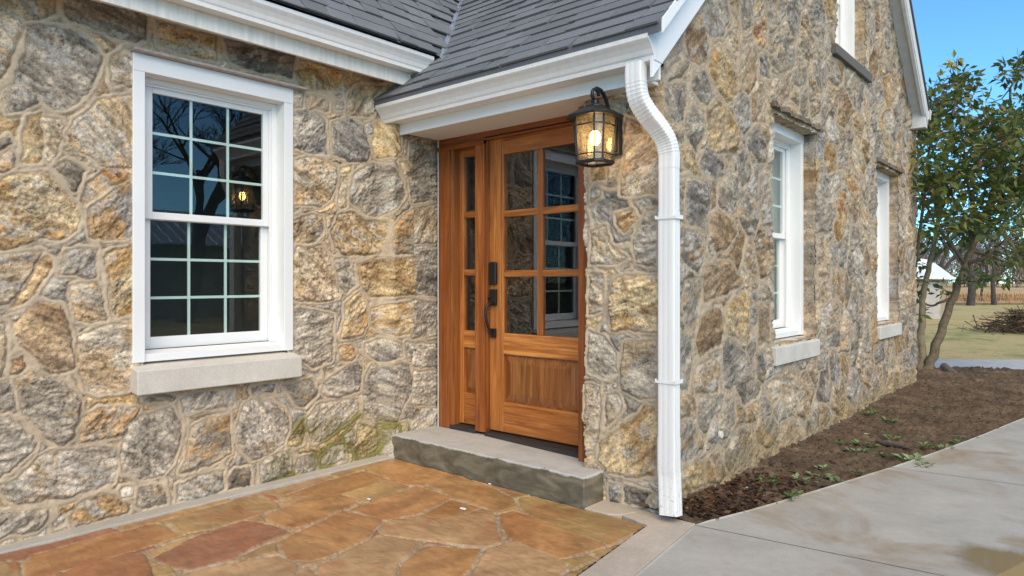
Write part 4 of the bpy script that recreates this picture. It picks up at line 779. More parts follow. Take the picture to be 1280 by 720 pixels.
# ------------------------------------------------------------------ doorstep, patio, borders, walkway
ds = MB(); n = 60
vs = []
ring_ = [(-3.83, 3.064), (-2.147, 3.064), (-2.147, 3.255), (-2.30, 3.40), (-2.33, 3.50), (-3.83, 3.50)]
dsv = [(x, y, -.05) for x, y in ring_]+[(x, y, .164) for x, y in ring_]; k_ = len(ring_)
ds.add(dsv, [tuple(range(k_))[::-1], tuple(range(k_, 2*k_))]+[(i, (i+1) % k_, k_+(i+1) % k_, k_+i) for i in range(k_)])
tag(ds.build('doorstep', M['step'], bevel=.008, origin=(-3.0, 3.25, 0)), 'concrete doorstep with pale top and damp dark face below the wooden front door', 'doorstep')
FLAG = []
def Fl(t, k, *pts): x0, y0, s = t; FLAG.append((k, [GD(x0+a*s, y0+b*s) for a, b in pts]))
T1 = (0, 540, .34375); T2 = (400, 560, .34375)
FPAL = {'t': lin(204, 164, 108), 'ot': lin(202, 148, 90), 'pk': lin(186, 126, 92), 'or': lin(196, 130, 82), 'ye': lin(198, 160, 98), 'pt': lin(212, 170, 122), 'bn': lin(192, 144, 88)}
Fl(T1, 'ot', (78,482),(110,448),(300,398),(540,335),(580,335),(662,377),(560,410),(330,470),(180,515),(90,525)); Fl(T1, 't', (598,325),(740,280),(920,238),(1002,255),(1018,277),(930,304),(780,350),(660,374)); Fl(T1, 'pk', (556,457),(700,384),(880,322),(960,333),(1055,360),(960,394),(840,460),(700,500),(636,492))
Fl(T1, 'ot', (955,307),(1100,252),(1240,232),(1300,248),(1180,314),(1090,346),(1000,338)); Fl(T2, 'ot', (-155,342),(-30,282),(80,229),(228,258),(168,328),(40,390),(-40,410),(-115,402)); Fl(T1, 'or', (205,522),(330,468),(520,443),(534,470),(556,512),(565,565),(150,605),(115,572))
Fl(T1, 'pt', (638,522),(800,480),(1020,448),(1082,480),(1062,562),(600,582)); Fl(T1, 't', (-90,505),(30,468),(82,522),(60,585),(-90,605)); Fl(T1, 't', (528,440),(600,408),(690,384),(620,432),(550,453)); Fl(T1, 't', (866,455),(960,412),(1002,402),(1012,432),(900,465)); Fl(T1, 'ye', (550,482),(622,487),(642,512),(570,524)); Fl(T1, 'pt', (1085,500),(1120,485),(1165,530),(1150,590),(1080,590))
Fl(T1, 'or', (20,480),(68,470),(72,500),(40,515)); Fl(T1, 'or', (945,225),(1000,232),(1018,250),(990,248))
Fl(T2, 'ot', (162,75),(270,40),(300,36),(486,98),(372,137),(308,133),(240,108)); Fl(T2, 'ot', (0,127),(150,83),(234,104),(192,128),(80,168),(0,178),(-125,172)); Fl(T2, 't', (82,166),(240,112),(325,140),(222,183),(138,198)); Fl(T2, 'bn', (0,182),(70,173),(138,201),(0,258),(-100,292),(-155,270))
Fl(T2, 'ot', (106,222),(350,138),(486,180),(352,238),(240,261)); Fl(T2, 'bn', (378,126),(490,96),(640,148),(714,190),(714,212),(640,228),(588,212),(478,176)); Fl(T2, 'ot', (355,252),(480,188),(586,215),(482,249),(400,258)); Fl(T2, 'pt', (216,292),(260,260),(400,258),(560,238),(632,238),(644,300),(664,342),(590,361),(400,338),(228,318))
Fl(T2, 'ot', (652,240),(700,228),(790,258),(1046,356),(880,403),(788,372),(690,323),(658,280)); Fl(T2, 'ye', (722,180),(800,168),(960,214),(990,222),(1196,290),(1052,354),(900,303),(740,232)); Fl(T2, 'pt', (-5,432),(208,318),(374,345),(294,412),(274,468),(150,505),(-5,485)); Fl(T2, 'ot', (288,467),(298,415),(388,353),(584,365),(544,440),(494,485),(300,495))
Fl(T2, 'pt', (556,442),(598,370),(702,333),(872,398),(909,440),(832,505),(536,505)); Fl(T2, 'ye', (878,405),(992,388),(1004,402),(922,444)); Fl(T2, 't', (0,395),(-20,388),(60,385),(100,350),(20,400))
xin = lambda y: -1.755+(3.05-y)*.116; xout = lambda y: -1.575+(3.23-y)*.115
xs = np.arange(-3.80, -1.0, .0065); ys = np.concatenate([np.linspace(-2.6, .7, 200, endpoint=False), np.arange(.7, 3.10, .0065)]); nu, nv = len(xs), len(ys)
xx, yy = [q.ravel() for q in np.meshgrid(xs, ys, indexing='ij')]
sd, ids, n = stone_cells(xx, yy, [p for k, p in FLAG], .42, 91, .009, (-3.9, -2.8, -1.0, 3.1), warp=.55, keep=.07, grow=.0)
rg = np.random.default_rng(5); kk = [k for k, p in FLAG]+[('t', 'ot', 'pk', 'or', 'ye', 'pt')[i] for i in rg.integers(0, 6, n-len(FLAG))]
c1 = np.array([FPAL[k] for k in kk])*.80*rg.uniform(.93, 1.06, (n, 1)); ang = rg.uniform(0, 3.1, n); tl_ = rg.uniform(-.006, .006, (n, 2)); bs_ = rg.uniform(-.004, .006, n)
t = sm(-sd, -.0015, .002); X = xx*np.cos(ang[ids])+yy*np.sin(ang[ids]); Yr = -xx*np.sin(ang[ids])+yy*np.cos(ang[ids])
cl = fbm(X*3+ids, Yr*8, 131, 5, .55); cnx = np.bincount(ids, xx, n)/np.maximum(np.bincount(ids, minlength=n), 1); hf = bs_[ids]*.7+tl_[ids, 0]*(xx-cnx[ids])*1.5+(cl-.5)*.006+(np.floor(cl*7)/7-.5)*.005
C = (c1.mean(1, keepdims=True)*.12+c1*.88)[ids]*.98*(.84+.32*sm(fbm(X*2+ids*3, Yr*7, 141, 5, .6), .3, .7))[:, None]; red = sm(fbm(xx*4, yy*4, 151, 4, .6), .52, .66); C = C*(1-.36*red[:, None])+np.array(lin(176, 106, 70, .75))*.36*red[:, None]
hm = -.008-.005*np.exp(-(sd/.003)**2)+(fbm(xx*40, yy*40, 161, 3)-.5)*.005; Cm = np.array(lin(176, 162, 142, .92))*(1+(fbm(xx*30, yy*30, 171, 3)-.5)*.7)[:, None]
z = hf*t+hm*(1-t); C = C*t[:, None]+Cm*(1-t[:, None])
xc = (xs[:-1]+xs[1:])/2; yc = (ys[:-1]+ys[1:])/2; kp = (xc[:, None] < xin(yc)[None, :]-.006) & (yc < 3.052)[None, :]
tag(grid_mesh('patio', np.stack([xx, yy, z], 1), C, nu, nv, kp, M['flag'], None), kind='structure')
def slab(name, poly, z0, z1, mat, bevel=.006, **kw):
    mb = MB(); n = len(poly); mb.add([(x, y, z0) for x, y in poly]+[(x, y, z1) for x, y in poly], [tuple(range(n))[::-1], tuple(range(n, 2*n))]+[(i, (i+1) % n, n+(i+1) % n, n+i) for i in range(n)])
    return tag(mb.build(name, M[mat], bevel=bevel), kind='structure', **kw)
def wob(p, q, n, a, s):      # slightly uneven edge
    rg = random.Random(s); return [(p[0]+(q[0]-p[0])*i/n+rg.uniform(-a, a), p[1]+(q[1]-p[1])*i/n+rg.uniform(-a, a)) for i in range(n)]
slab('patio_border', wob((xin(-2.6), -2.6), (xout(-2.6)-.004, -2.6), 2, .001, 1)+wob((xout(-2.6)-.004, -2.6), (xout(3.235)-.004, 3.235), 2, .001, 2)+wob((xout(3.235)-.004, 3.235), (-1.86, 3.24), 3, .002, 3)+wob((-1.86, 3.24), (-1.915, 3.155), 4, .006, 4)+wob((-1.93, 3.10), (xin(3.05), 3.058), 5, .003, 5)+wob((xin(3.05), 3.05), (xin(-2.6), -2.6), 60, .003, 6), -.08, .003, 'border_concrete')
slab('patio_border', wob((-2.146, 3.066), (-1.945, 3.066), 4, .003, 7)+wob((-1.94, 3.09), (-1.872, 3.243), 4, .005, 8)+[(-1.872, 3.26), (-2.146, 3.26)], -.08, .002, 'border_concrete')
slab('patio_border', [(-3.90, -2.9), (-3.752, -2.9)]+wob((-3.752, -2.6), (-3.742, 3.07), 80, .004, 9)+[(-3.742, 3.07), (-3.90, 3.07)], -.08, .014, 'strip_concrete', .004)
ctl = [(3.23, -1.57), (3.6, -1.455), (3.93, -1.363), (5.21, -1.044), (6.4, -.80), (7.66, -.585), (9.2, -.30), (11.0, .12), (13.5, .8)]
def xl(y):
    if y < 3.23: return xout(y)+.004
    for (a, b), (c, d) in zip(ctl, ctl[1:]):
        if y <= c: s = (y-a)/(c-a); return b+(d-b)*s
    return ctl[-1][1]
def xl_s(y): return sum(xl(y+d)*w for d, w in ((-.5, .1), (-.25, .2), (0, .4), (.25, .2), (.5, .1))) if y > 4 else xl(y)
wd_ = lambda y: 1.12 if y > 3 else 1.14
joints = [-6, -4.2, -2.4, -.6, 1.35, 3.215, 5.06, 6.98, 8.9, 10.6, 13.0]; tilt = .125
for a, b in zip(joints, joints[1:]):
    nn = 24; P_ = []; Q_ = []
    for i in range(nn+1):
        y = a+.004+(b-a-.008)*i/nn; x = xl_s(y); P_.append((x, y)); y2 = y+tilt*wd_(y); Q_.append((xl_s(y2)+wd_(y2)+(0), y2))
    mb = MB(); m_ = nn+1; top = [(x, y, 0) for x, y in P_]+[(x, y, 0) for x, y in Q_]; bot = [(x, y, -.12) for x, y, _ in top]
    fs = [(i, m_+i, m_+i+1, i+1) for i in range(nn)]+[(2*m_+i, 2*m_+i+1, 2*m_+m_+i+1, 2*m_+m_+i) for i in range(nn)]
    per = list(range(m_))[::-1]+list(range(m_, 2*m_)); fs += [(per[i], per[(i+1) % len(per)], per[(i+1) % len(per)]+2*m_, per[i]+2*m_) for i in range(len(per))][::1]
    mb.add(top+bot, [tuple(f) for f in fs]); tag(mb.build('walkway', M['walk_concrete'], bevel=.007, seg=2), kind='structure')
# soil bed along the gable wall
xs = np.arange(-5.0, .9, .015); ys = np.arange(3.12, 12.6, .015); nu, nv = len(xs), len(ys)
xx, yy = [q.ravel() for q in np.meshgrid(xs, ys, indexing='ij')]
xlv = np.array([xl_s(y) for y in ys]); XLg = np.tile(xlv, nu)
dw = np.where(yy < 9.5, xx-XG, .5); z = -.035+.045*np.exp(-np.clip(dw, 0, 9)/.35)+(fbm(xx*2.2, yy*2.2, 201, 3)-.5)*.05+(fbm(xx*9, yy*9, 211, 3)-.5)*.035+np.clip(vn(xx*28, yy*28, 221)-.5, 0, 1)*.05+np.clip(vn(xx*55, yy*55, 222)-.55, 0, 1)*.04
def bed_z(x, y): x = np.array([x]); y = np.array([y]); d_ = x-XG if y[0] < 9.5 else np.array([.5]); return float((-.035+.045*np.exp(-np.clip(d_, 0, 9)/.35)+(fbm(x*2.2, y*2.2, 201, 3)-.5)*.05+(fbm(x*9, y*9, 211, 3)-.5)*.035+np.clip(vn(x*28, y*28, 221)-.55, 0, 1)*.035)[0])
tb = onZ(1157, 470, 0); z = z+.10*np.exp(-((xx-tb[0])**2+(yy-tb[1])**2)/.18)
under = sm(xx-XLg, -.015, .02); z = z*(1-under)-.09*under
xc = (xs[:-1]+xs[1:])/2; yc = (ys[:-1]+ys[1:])/2; XC, YC = np.meshgrid(xc, yc, indexing='ij')
fwd = XC*FW[0]+YC*FW[1]; kp = ((YC > 9.5) | (XC > XG-.12)) & ((YC > 3.232) | (XC > -1.57)) & (fwd < 9.75+.25*np.sin(XC*3)) & (XC < np.tile((xlv[:-1]+.1), (nu-1, 1)))
tag(grid_mesh('flower_bed', np.stack([xx, yy, z], 1), np.ones((len(xx), 3)), nu, nv, kp, M['soil'], None), kind='structure')
# lawn, driveway, field in the far ground
def band(name, w0, w1, r0, r1, z, mat):
    mb = MB(); q = [FW*w0+RT*r0, FW*w0+RT*r1, FW*w1+RT*r1, FW*w1+RT*r0]; mb.add([(p[0], p[1], z) for p in q], [(0, 1, 2, 3)])
    return tag(mb.build(name, M[mat]), kind='structure')
mb = MB(); mb.add([(-700, -700, -.15), (700, -700, -.15), (700, 700, -.15), (-700, 700, -.15)], [(0, 1, 2, 3)]); tag(mb.build('lawn', M['lawn']), kind='structure')
band('verge', 9.2, 10.1, .5, 40, -.085, 'verge'); band('driveway', 9.95, 11.5, -6, 60, -.075, 'road'); band('field', 41.5, 320, -200, 300, -.10, 'field')
mb = MB(); mb.add([(.6, -40, -.09), (6.5, -40, -.09), (6.5, 9, -.09), (.6, 9, -.09)], [(0, 1, 2, 3)]); tag(mb.build('driveway', M['road']), kind='structure')

# ------------------------------------------------------------------ litter, weeds, bits
def leaf_quad(mb, p, d, up, L_, W_, c, fold=.25):
    d = Vector(d).normalized(); s = d.cross(Vector(up)); s = s.normalized() if s.length > 1e-5 else d.orthogonal().normalized(); n_ = s.cross(d); p = Vector(p)
    a = p; b = p+d*L_*.5+s*W_*.5+n_*W_*fold; c_ = p+d*L_; e = p+d*L_*.5-s*W_*.5+n_*W_*fold
    mb.add([a, b, c_, e], [(0, 1, 2), (0, 2, 3)], 0, c)
rg = random.Random(31); lt = MB()
for i in range(5200):
    if i < 2300: y = 3.28+abs(rg.gauss(0, .55)); x = rg.uniform(-1.76, xl_s(y)-.02) if rg.random() < .6 else -1.74+abs(rg.gauss(0, .12))
    else: y = rg.uniform(3.4, 10.8); x = -1.74+abs(rg.gauss(0, .35)) if rg.random() < .4 else rg.uniform(-1.74, xl_s(y)-.03)
    if x > xl_s(y)-.02: continue
    k = rg.uniform(.5, 1.2); c = rg.choice((lin(86, 58, 42), lin(112, 78, 54), lin(70, 52, 42), lin(60, 48, 42), lin(132, 100, 74), lin(96, 74, 60))); q = rg.uniform(0, 6.28)
    s_ = rg.uniform(.012, .05) if y < 4.4 else rg.uniform(.008, .03)
    leaf_quad(lt, (x, y, bed_z(x, y)+rg.uniform(.002, .014)), (math.cos(q), math.sin(q), rg.uniform(-.2, .35)), (rg.uniform(-.5, .5), rg.uniform(-.5, .5), 1), s_, s_*rg.uniform(.35, .8), tuple(v*k*.8 for v in c), rg.uniform(-.3, .3))
tag(lt.build('leaf_litter', M['litter'], col=True), 'brown dead leaves and bark scraps strewn over the soil bed', 'leaf litter', kind='stuff')
def weed(px, py, size, label, col, n=16, seed=0):
    rg = random.Random(seed); mb = MB(); z = bed_z(px, py)
    for i in range(n):
        q = rg.uniform(0, 6.28); r = rg.uniform(0, size*.55); L_ = size*rg.uniform(.28, .55); p = (px+r*math.cos(q), py+r*math.sin(q), z+rg.uniform(.004, .02))
        k = rg.uniform(.7, 1.25); leaf_quad(mb, p, (math.cos(q+rg.uniform(-.6, .6)), math.sin(q+rg.uniform(-.6, .6)), rg.uniform(.1, .7)), (0, 0, 1), L_, L_*rg.uniform(.5, .75), tuple(v*k for v in col), .2)
    return tag(mb.build('weed', M['weed_leaf'], col=True), label, 'weed', 'weeds sprouting in the soil bed')
wg = (lin(116, 142, 84, .9), lin(140, 158, 112, .9), lin(102, 130, 70, .9))
WE = [(1083,556,.16,0), (1070,563,.13,1), (1115,547,.13,0), (1141,575,.18,1), (1150,582,.13,1), (1085,519,.11,0), (1112,525,.14,0), (1095,516,.1,2), (1165,510,.12,2), (1027,593,.14,1), (1050,598,.13,1), (1003,601,.12,1), (958,606,.1,2), (987,622,.13,2), (1178,559,.13,1), (1158,560,.12,0), (1209,546,.12,1), (1074,590,.1,2), (1045,553,.1,2), (1195,552,.1,2), (1100,566,.1,0), (1065,515,.1,2), (960,598,.09,2), (1030,585,.1,1)]
for i, (u, v, s, k) in enumerate(WE):
    p = onZ(u, v, 0); weed(p[0], p[1], s*.86, 'small green weed growing low in the bare soil between stone wall and walkway', wg[k], 16, i)
fw_ = MB(); p = onZ(1083, 548, 0)
for k in range(7): q = k*.9; leaf_quad(fw_, (p[0], p[1], bed_z(p[0], p[1])+.05), (math.cos(q), math.sin(q), .35), (0, 0, 1), .018, .014, (.75, .74, .6))
fw_.tube([(p[0], p[1], bed_z(p[0], p[1])-.01), (p[0], p[1], bed_z(p[0], p[1])+.05)], .002, 5, c=(.12, .2, .06)); tag(fw_.build('flower', M['weed_leaf'], col=True), 'tiny white flower standing among the weeds in the soil bed', 'flower')
for u, v, s, lab in ((901, 601, .022, 'pale stone chip lying on the dead leaves near the downspout'), (934, 610, .011, 'smallest pale pebble lying on the soil bed beside the walkway')):
    p = onZ(u, v, 0); mb = MB(); mb.ball((p[0], p[1], bed_z(p[0], p[1])+s*.6), s, 7, 5, sc=(1.2, .8, .7)); tag(mb.build('pebble', M['white_vinyl'], smooth=False), lab, 'pebble')
mb = MB(); a, b = onZ(1095, 553, 0), onZ(1143, 562, 0); mb.tube([(a[0]+(b[0]-a[0])*s, a[1]+(b[1]-a[1])*s+.02*math.sin(s*5), bed_z(a[0]+(b[0]-a[0])*s, a[1]+(b[1]-a[1])*s)+.022) for s in (0, .25, .5, .75, 1)], [.010, .018, .016, .012, .006], 7); tag(mb.build('fallen_twig', M['dark_bark']), 'dark broken stick lying half buried in the soil bed', 'stick')
# flakes of mortar on the patio
for i, (u, v, lab) in enumerate(((579, 737, 0), )): pass
for (u, v, s, lab) in ((578.7, 637, .018, 'white mortar flake on the flagstones nearest the border strip'), (461, 625, .012, 'white mortar flake on the flagstones left of the doorstep'), (601, 600, .014, 'largest crumb of mortar at the foot of the doorstep'), (612, 606, .010, 'smaller crumb of mortar at the foot of the doorstep')):
    p = onZ(u, v, 0); mb = MB(); mb.box((p[0]-s, p[1]-s*.5, .002), (p[0]+s, p[1]+s*.5, .009)); o_ = mb.build('mortar_flake', M['white_vinyl'], bevel=.003); tag(o_, lab, 'mortar flake')

# ------------------------------------------------------------------ evergreen at the far corner
def W(u, v, w): p = ray(u, v)*(w/F_PX); return Vector((p[0], p[1], p[2]+H0))
WT = 860*1.225/(470-352); base = W(1157, 470, WT)
et = empty('evergreen_tree', (base.x, base.y, -.05), 'broadleaf evergreen with several leaning stems at the far corner of the stone house', 'tree')
rg = random.Random(77)
stems = [([(1156,474,0),(1163,452,0),(1176,415,.0),(1191,372,.05),(1207,330,.1),(1224,288,.1),(1243,232,.0),(1258,170,.1),(1264,110,.1)], .085, 0), ([(1154,474,.05),(1152,440,.1),(1152,400,.15),(1154,370,.2),(1162,330,.25),(1172,280,.3),(1180,210,.3),(1192,140,.3),(1198,96,.3)], .07, 1), ([(1150,472,.0),(1144,440,-.05),(1139,405,-.1),(1137,365,-.1),(1146,320,-.15),(1152,270,-.2),(1160,200,-.2),(1172,130,-.2)], .06, 0),
  ([(1207,330,.1),(1238,318,-.1),(1268,288,-.2),(1300,262,-.3)], .035, 0), ([(1191,372,.05),(1178,377,.1),(1163,382,.2),(1150,372,.3),(1143,350,.3)], .028, 0), ([(1224,288,.1),(1212,240,-.2),(1206,190,-.3),(1212,130,-.3)], .035, 0), ([(1207,330,.1),(1176,290,-.2),(1160,262,-.3),(1148,240,-.3)], .03, 0), ([(1214,312,.1),(1250,325,.2),(1285,330,.3),(1310,320,.3)], .022, 0), ([(1243,232,0),(1270,205,-.2),(1290,160,-.2),(1284,100,-.2)], .026, 0), ([(1162,330,.25),(1190,300,.6),(1215,262,.8),(1228,215,.9)], .024, 0), ([(1243,232,0),(1262,250,.4),(1290,232,.6)], .02, 0)]
NODES = []
for pal in (0, 1):
    tk = MB()
    for P_, r, k in stems:
        if k != pal: continue
        pts = catmull([tuple(W(u, v, WT+dw_)) for u, v, dw_ in P_], 5); pts = [Vector(p)+Vector((rg.gauss(0, .006), rg.gauss(0, .006), 0)) for p in pts]; m_ = len(pts)
        rad = [.84*r*(1-.82*(i/m_)**.8) for i in range(m_)]
        if r > .05: rad[0] *= 1.9; rad[1] *= 1.5; rad[2] *= 1.25
        tk.tube(pts, rad, 9); NODES += [(p, rr) for p, rr in list(zip(pts, rad))[m_//3:]]
    if pal == 0:
        for q in range(6):
            a = q*1.05+.3; tk.tube([(base.x+.06*math.cos(a), base.y+.06*math.sin(a), .06), (base.x+.17*math.cos(a), base.y+.17*math.sin(a), .0), (base.x+.30*math.cos(a), base.y+.30*math.sin(a), -.06)], [.05, .03, .015], 7)
    tk.build('trunk', M['pale_bark'] if pal else M['bark'], et, smooth=True)
tw = MB(); cr = MB(); clusters = []
def cl(u, v, dw_, r, n, c=None): clusters.append((W(u, v, WT+dw_), r, n, c))
for u, v in ((1184,104),(1177,122),(1199,110),(1201,92),(1214,101),(1220,112),(1190,118),(1206,124),(1264,84),(1273,74),(1256,92),(1280,92),(1286,80),(1268,98),(1168,112),(1162,128),(1276,124),(1290,128)): cl(u, v, rg.uniform(-.4, .4), .13, 20)
for u, v in ((1190,82),(1186,88),(1195,76)): cl(u, v, .1, .05, 7, 'yl')
k = 0
while k < 200:
    u, v = rg.uniform(1132, 1345), rg.uniform(118, 345); e = ((u-1232)/108)**2+((v-215)/118)**2
    if e > 1.05 or rg.random() < .25*e: continue
    if 1205 < u < 1262 and v < 142 and rg.random() < .8: continue
    if 1240 < u and 96 < v < 140: continue
    if v > 240 and rg.random() < .35: continue
    if v > 300 and rg.random() < .5: continue
    cl(u, v, rg.uniform(-.95, 1.0), rg.uniform(.12, .24), rg.randint(20, 32)); k += 1
for u, v in ((1146,330),(1140,345),(1150,352),(1137,300),(1142,285),(1210,345),(1222,352),(1236,338),(1260,345),(1230,322),(1180,362),(1145,392),(1270,325),(1290,340)): cl(u, v, rg.uniform(-.3, .3), .12, 16)
for P_, r, n_, c in clusters:
    N_ = min(NODES, key=lambda q: (q[0]-P_).length); a = N_[0]; mid = a.lerp(P_, .5)+Vector((rg.gauss(0, .05), rg.gauss(0, .05), -.04))
    tw.tube([a, mid, P_], [min(.012, N_[1]*.6), .007, .004], 4)
    for q_ in range(3):
        d_ = Vector((rg.gauss(0, 1), rg.gauss(0, 1), rg.gauss(.3, .7))).normalized(); tw.tube([mid.lerp(P_, .7), P_+d_*r*.5, P_+d_*r*.95+Vector((0, 0, .02))], [.004, .003, .002], 3)
    for i in range(n_):
        d = Vector((rg.gauss(0, 1), rg.gauss(0, 1), rg.gauss(0, .8))); d.normalize(); p = P_+d*r*rg.random()**.4; out = (d+Vector((rg.gauss(0, .5), rg.gauss(0, .5), rg.gauss(0, .4)-.1))).normalized()
        q = rg.random()
        col = lin(*rg.choice(((88, 104, 52), (104, 118, 62), (80, 96, 52), (122, 128, 72), (94, 112, 76), (134, 132, 72))), rg.uniform(.72, 1.4))
        if q < .07: col = lin(124, 124, 58, .8)
        elif q < .09: col = lin(128, 92, 56, .7)
        if c == 'yl': col = lin(206, 190, 44, .9)
        L_ = rg.uniform(.085, .15); leaf_quad(cr, p, out, (rg.gauss(0, .6), rg.gauss(0, .6), 1), L_, L_*rg.uniform(.42, .6), col, rg.uniform(.05, .3))
tw.build('branches', M['bark'], et); cr.build('crown', M['leaf'], et, col=True)
mb = MB(); a, b = W(1180, 463, WT+.3), W(1196, 470, WT-.1); mb.tube([(a.x, a.y, .09), (b.x, b.y, .0)], [.05, .055], 9); tag(mb.build('log', M['bark']), 'short cut log lying at the foot of the evergreen tree', 'log')

# ------------------------------------------------------------------ far ground: bare trees, fence, shed, brush pile
def bare_tree(u, w, hgt, label, seed, spread=1.0, depth=5, r0=None, at=None, group='bare winter trees beyond the lawn', twigs=True):
    rg = random.Random(seed); b0 = W(u, 352, w) if at is None else Vector((*at, 0)); b0.z = -.15
    t = empty('bare_tree', tuple(b0), label, 'tree', group); tr = MB(); br = MB(); r0 = r0 or hgt*.026
    def grow(p, d, L_, r, n_, mb_):
        pts = [p]; q = d.copy()
        for i in range(3): q = (q+Vector((rg.gauss(0, .13), rg.gauss(0, .13), rg.gauss(.02, .08)))).normalized(); pts.append(pts[-1]+q*L_/3)
        mb_.tube(pts, [r, r*.88, r*.78, r*.66], 6 if n_ > 2 else 4, caps=False)
        if n_ == 0: return
        for k in range((rg.choice((3, 3, 4)) if at is not None else rg.choice((2, 3, 3))) if n_ > 1 else 3):
            s = rg.uniform(.45, 1); a = pts[1].lerp(pts[3], s); e = (q+Vector((rg.gauss(0, .55*spread), rg.gauss(0, .55*spread), rg.uniform(-.15, .4)))).normalized(); grow(a, e, L_*rg.uniform(.58, .82), max(r*rg.uniform(.42, .62), (.006 if at is None else .011)), n_-1, br)
    for k in range(rg.choice((1, 1, 2)) if at is None else 1): grow(b0+Vector((k*.3, 0, 0)), Vector((rg.gauss(0, .08), rg.gauss(0, .08), 1)).normalized(), hgt*.36, r0, depth, tr)
    tr.build('trunk', M['dark_bark'], t, smooth=True); br.build('crown', M['dark_bark'], t, smooth=True)
bare_tree(1213, 39.5, 6.5, 'dark bare tree with a thick trunk at the field fence, seen below the evergreen crown', 3, 1.1, 5, .24)
bare_tree(1243, 40.5, 5.5, 'thinner dark bare tree at the field fence, right of the thick trunked one', 4, 1.2, 5, .15)
bare_tree(1226, 46, 5.0, 'slender bare sapling behind the fence between two larger bare trees', 9, 1.0, 4, .09)
bare_tree(1292, 44, 6.0, 'bare tree at the field fence at the edge of the view', 6, 1.0, 5, .16)
bare_tree(1168, 50, 7.5, 'bare tree rising behind the white roofed shed', 8, 1.1, 5, .2)
wd = MB(); rg = random.Random(12)
for i in range(260):
    w = rg.uniform(150, 215); rr = rg.uniform(30, 190)*w/160; p = FW*w+RT*rr; h_ = rg.uniform(7, 14); g_ = rg.uniform(.8, 1.2); c = tuple(v*g_ for v in rg.choice((lin(150, 138, 130, .9), lin(138, 126, 120, .9), lin(160, 144, 130, .9), lin(128, 124, 108, .9))))  # twig colours lightened: the distance haze is painted into them
    wd.tube([(p[0], p[1], -.2), (p[0]+rg.uniform(-.4, .4), p[1], h_*.9)], [.14, .04], 4, caps=False, c=tuple(v*.7 for v in c))
    for k in range(190):
        z_ = h_*rg.uniform(.03, 1.0); s_ = 2.4*(1-abs(z_/h_-.5)); q = Vector((p[0]+rg.gauss(0, s_*.7), p[1]+rg.gauss(0, s_*.7), z_)); d = Vector((rg.gauss(0, .6), rg.gauss(0, .6), 1)).normalized()
        leaf_quad(wd, q, d, (rg.gauss(0, 1), rg.gauss(0, 1), .1), rg.uniform(1.0, 2.4), rg.uniform(.14, .4), c, .1)
tag(wd.build('far_woods', M['far_twigs'], col=True), 'hazy grey brown winter woods along the far edge of the field', 'woods', kind='stuff')
fe = empty('field_fence', tuple(FW*41+RT*36+np.array([0, 0, -.15])), 'wire fence on thin wooden posts between the lawn and the dry field', 'fence')
for k in range(16):
    p = FW*41+RT*(24+2.3*k); mb = MB(); mb.tube([(p[0], p[1], -.2), (p[0]+.03*math.sin(k*3), p[1], 1.22)], [.055, .05], 7); mb.build('post', M['dark_bark'], fe)
mb = MB()
for z_ in (.15, .4, .65, .9, 1.12): a, b = FW*41.06+RT*24, FW*41.06+RT*58.5; mb.tube([(a[0], a[1], z_-.1), (b[0], b[1], z_-.1)], .008, 4)
mb.build('wire', M['road'], fe)
gr = MB(); rg = random.Random(2)
for i in range(6500):
    w = rg.uniform(41.6, 60); p = FW*w+RT*rg.uniform(20, 70)*w/41; h_ = rg.uniform(.2, .6); leaf_quad(gr, (p[0], p[1], -.12), (rg.gauss(0, .15), rg.gauss(0, .15), 1), (rg.gauss(0, 1), rg.gauss(0, 1), 0), h_, rg.uniform(.04, .10), lin(*rg.choice(((206, 160, 106), (190, 142, 92), (168, 128, 90))), .85), .1)
tag(gr.build('dry_grass', M['far_twigs'], col=True), 'tall tan dry grass behind the field fence', 'grass', kind='stuff')
sp_ = W(1150, 393, 25.5); sh = empty('shed', (sp_.x, sp_.y, -.15), 'small shed with a white roof seen beneath the evergreen branches', 'shed')
def RF(r, f, z): p = np.array([sp_.x, sp_.y, 0])+RT*r+FW*f; return (p[0], p[1], z)
mb = MB(); mb.hexa([RF(-1.6, 0, -.15), RF(.95, 0, -.15), RF(.95, 2.4, -.15), RF(-1.6, 2.4, -.15), RF(-1.6, 0, 1.45), RF(.95, 0, 1.45), RF(.95, 2.4, 1.45), RF(-1.6, 2.4, 1.45)]); mb.add([RF(.95, 0, 1.45), RF(.95, 2.4, 1.45), RF(.95, 1.2, 2.0)], [(0, 1, 2)]); mb.build('wall', M['tan_siding'], sh)
mb = MB(); mb.hexa([RF(-1.8, -.25, 1.36), RF(1.15, -.25, 1.30), RF(1.15, 1.25, 2.0), RF(-1.8, 1.25, 2.5), RF(-1.8, -.25, 1.42), RF(1.15, -.25, 1.36), RF(1.15, 1.25, 2.06), RF(-1.8, 1.25, 2.56)]); mb.hexa([RF(-1.8, 2.65, 1.36), RF(1.15, 2.65, 1.36), RF(1.15, 1.25, 2.0), RF(-1.8, 1.25, 2.5), RF(-1.8, 2.65, 1.42), RF(1.15, 2.65, 1.42), RF(1.15, 1.25, 2.06), RF(-1.8, 1.25, 2.56)]); mb.build('roof', M['shed_roof'], sh)
mb = MB(); mb.hexa([RF(.05, -.02, -.15), RF(.75, -.02, -.15), RF(.75, 0, -.15), RF(.05, 0, -.15), RF(.05, -.02, 1.2), RF(.75, -.02, 1.2), RF(.75, 0, 1.2), RF(.05, 0, 1.2)]); mb.build('door', M['road'], sh)
bp_ = W(1270, 411, 18.6); mb = MB(); rg = random.Random(21)
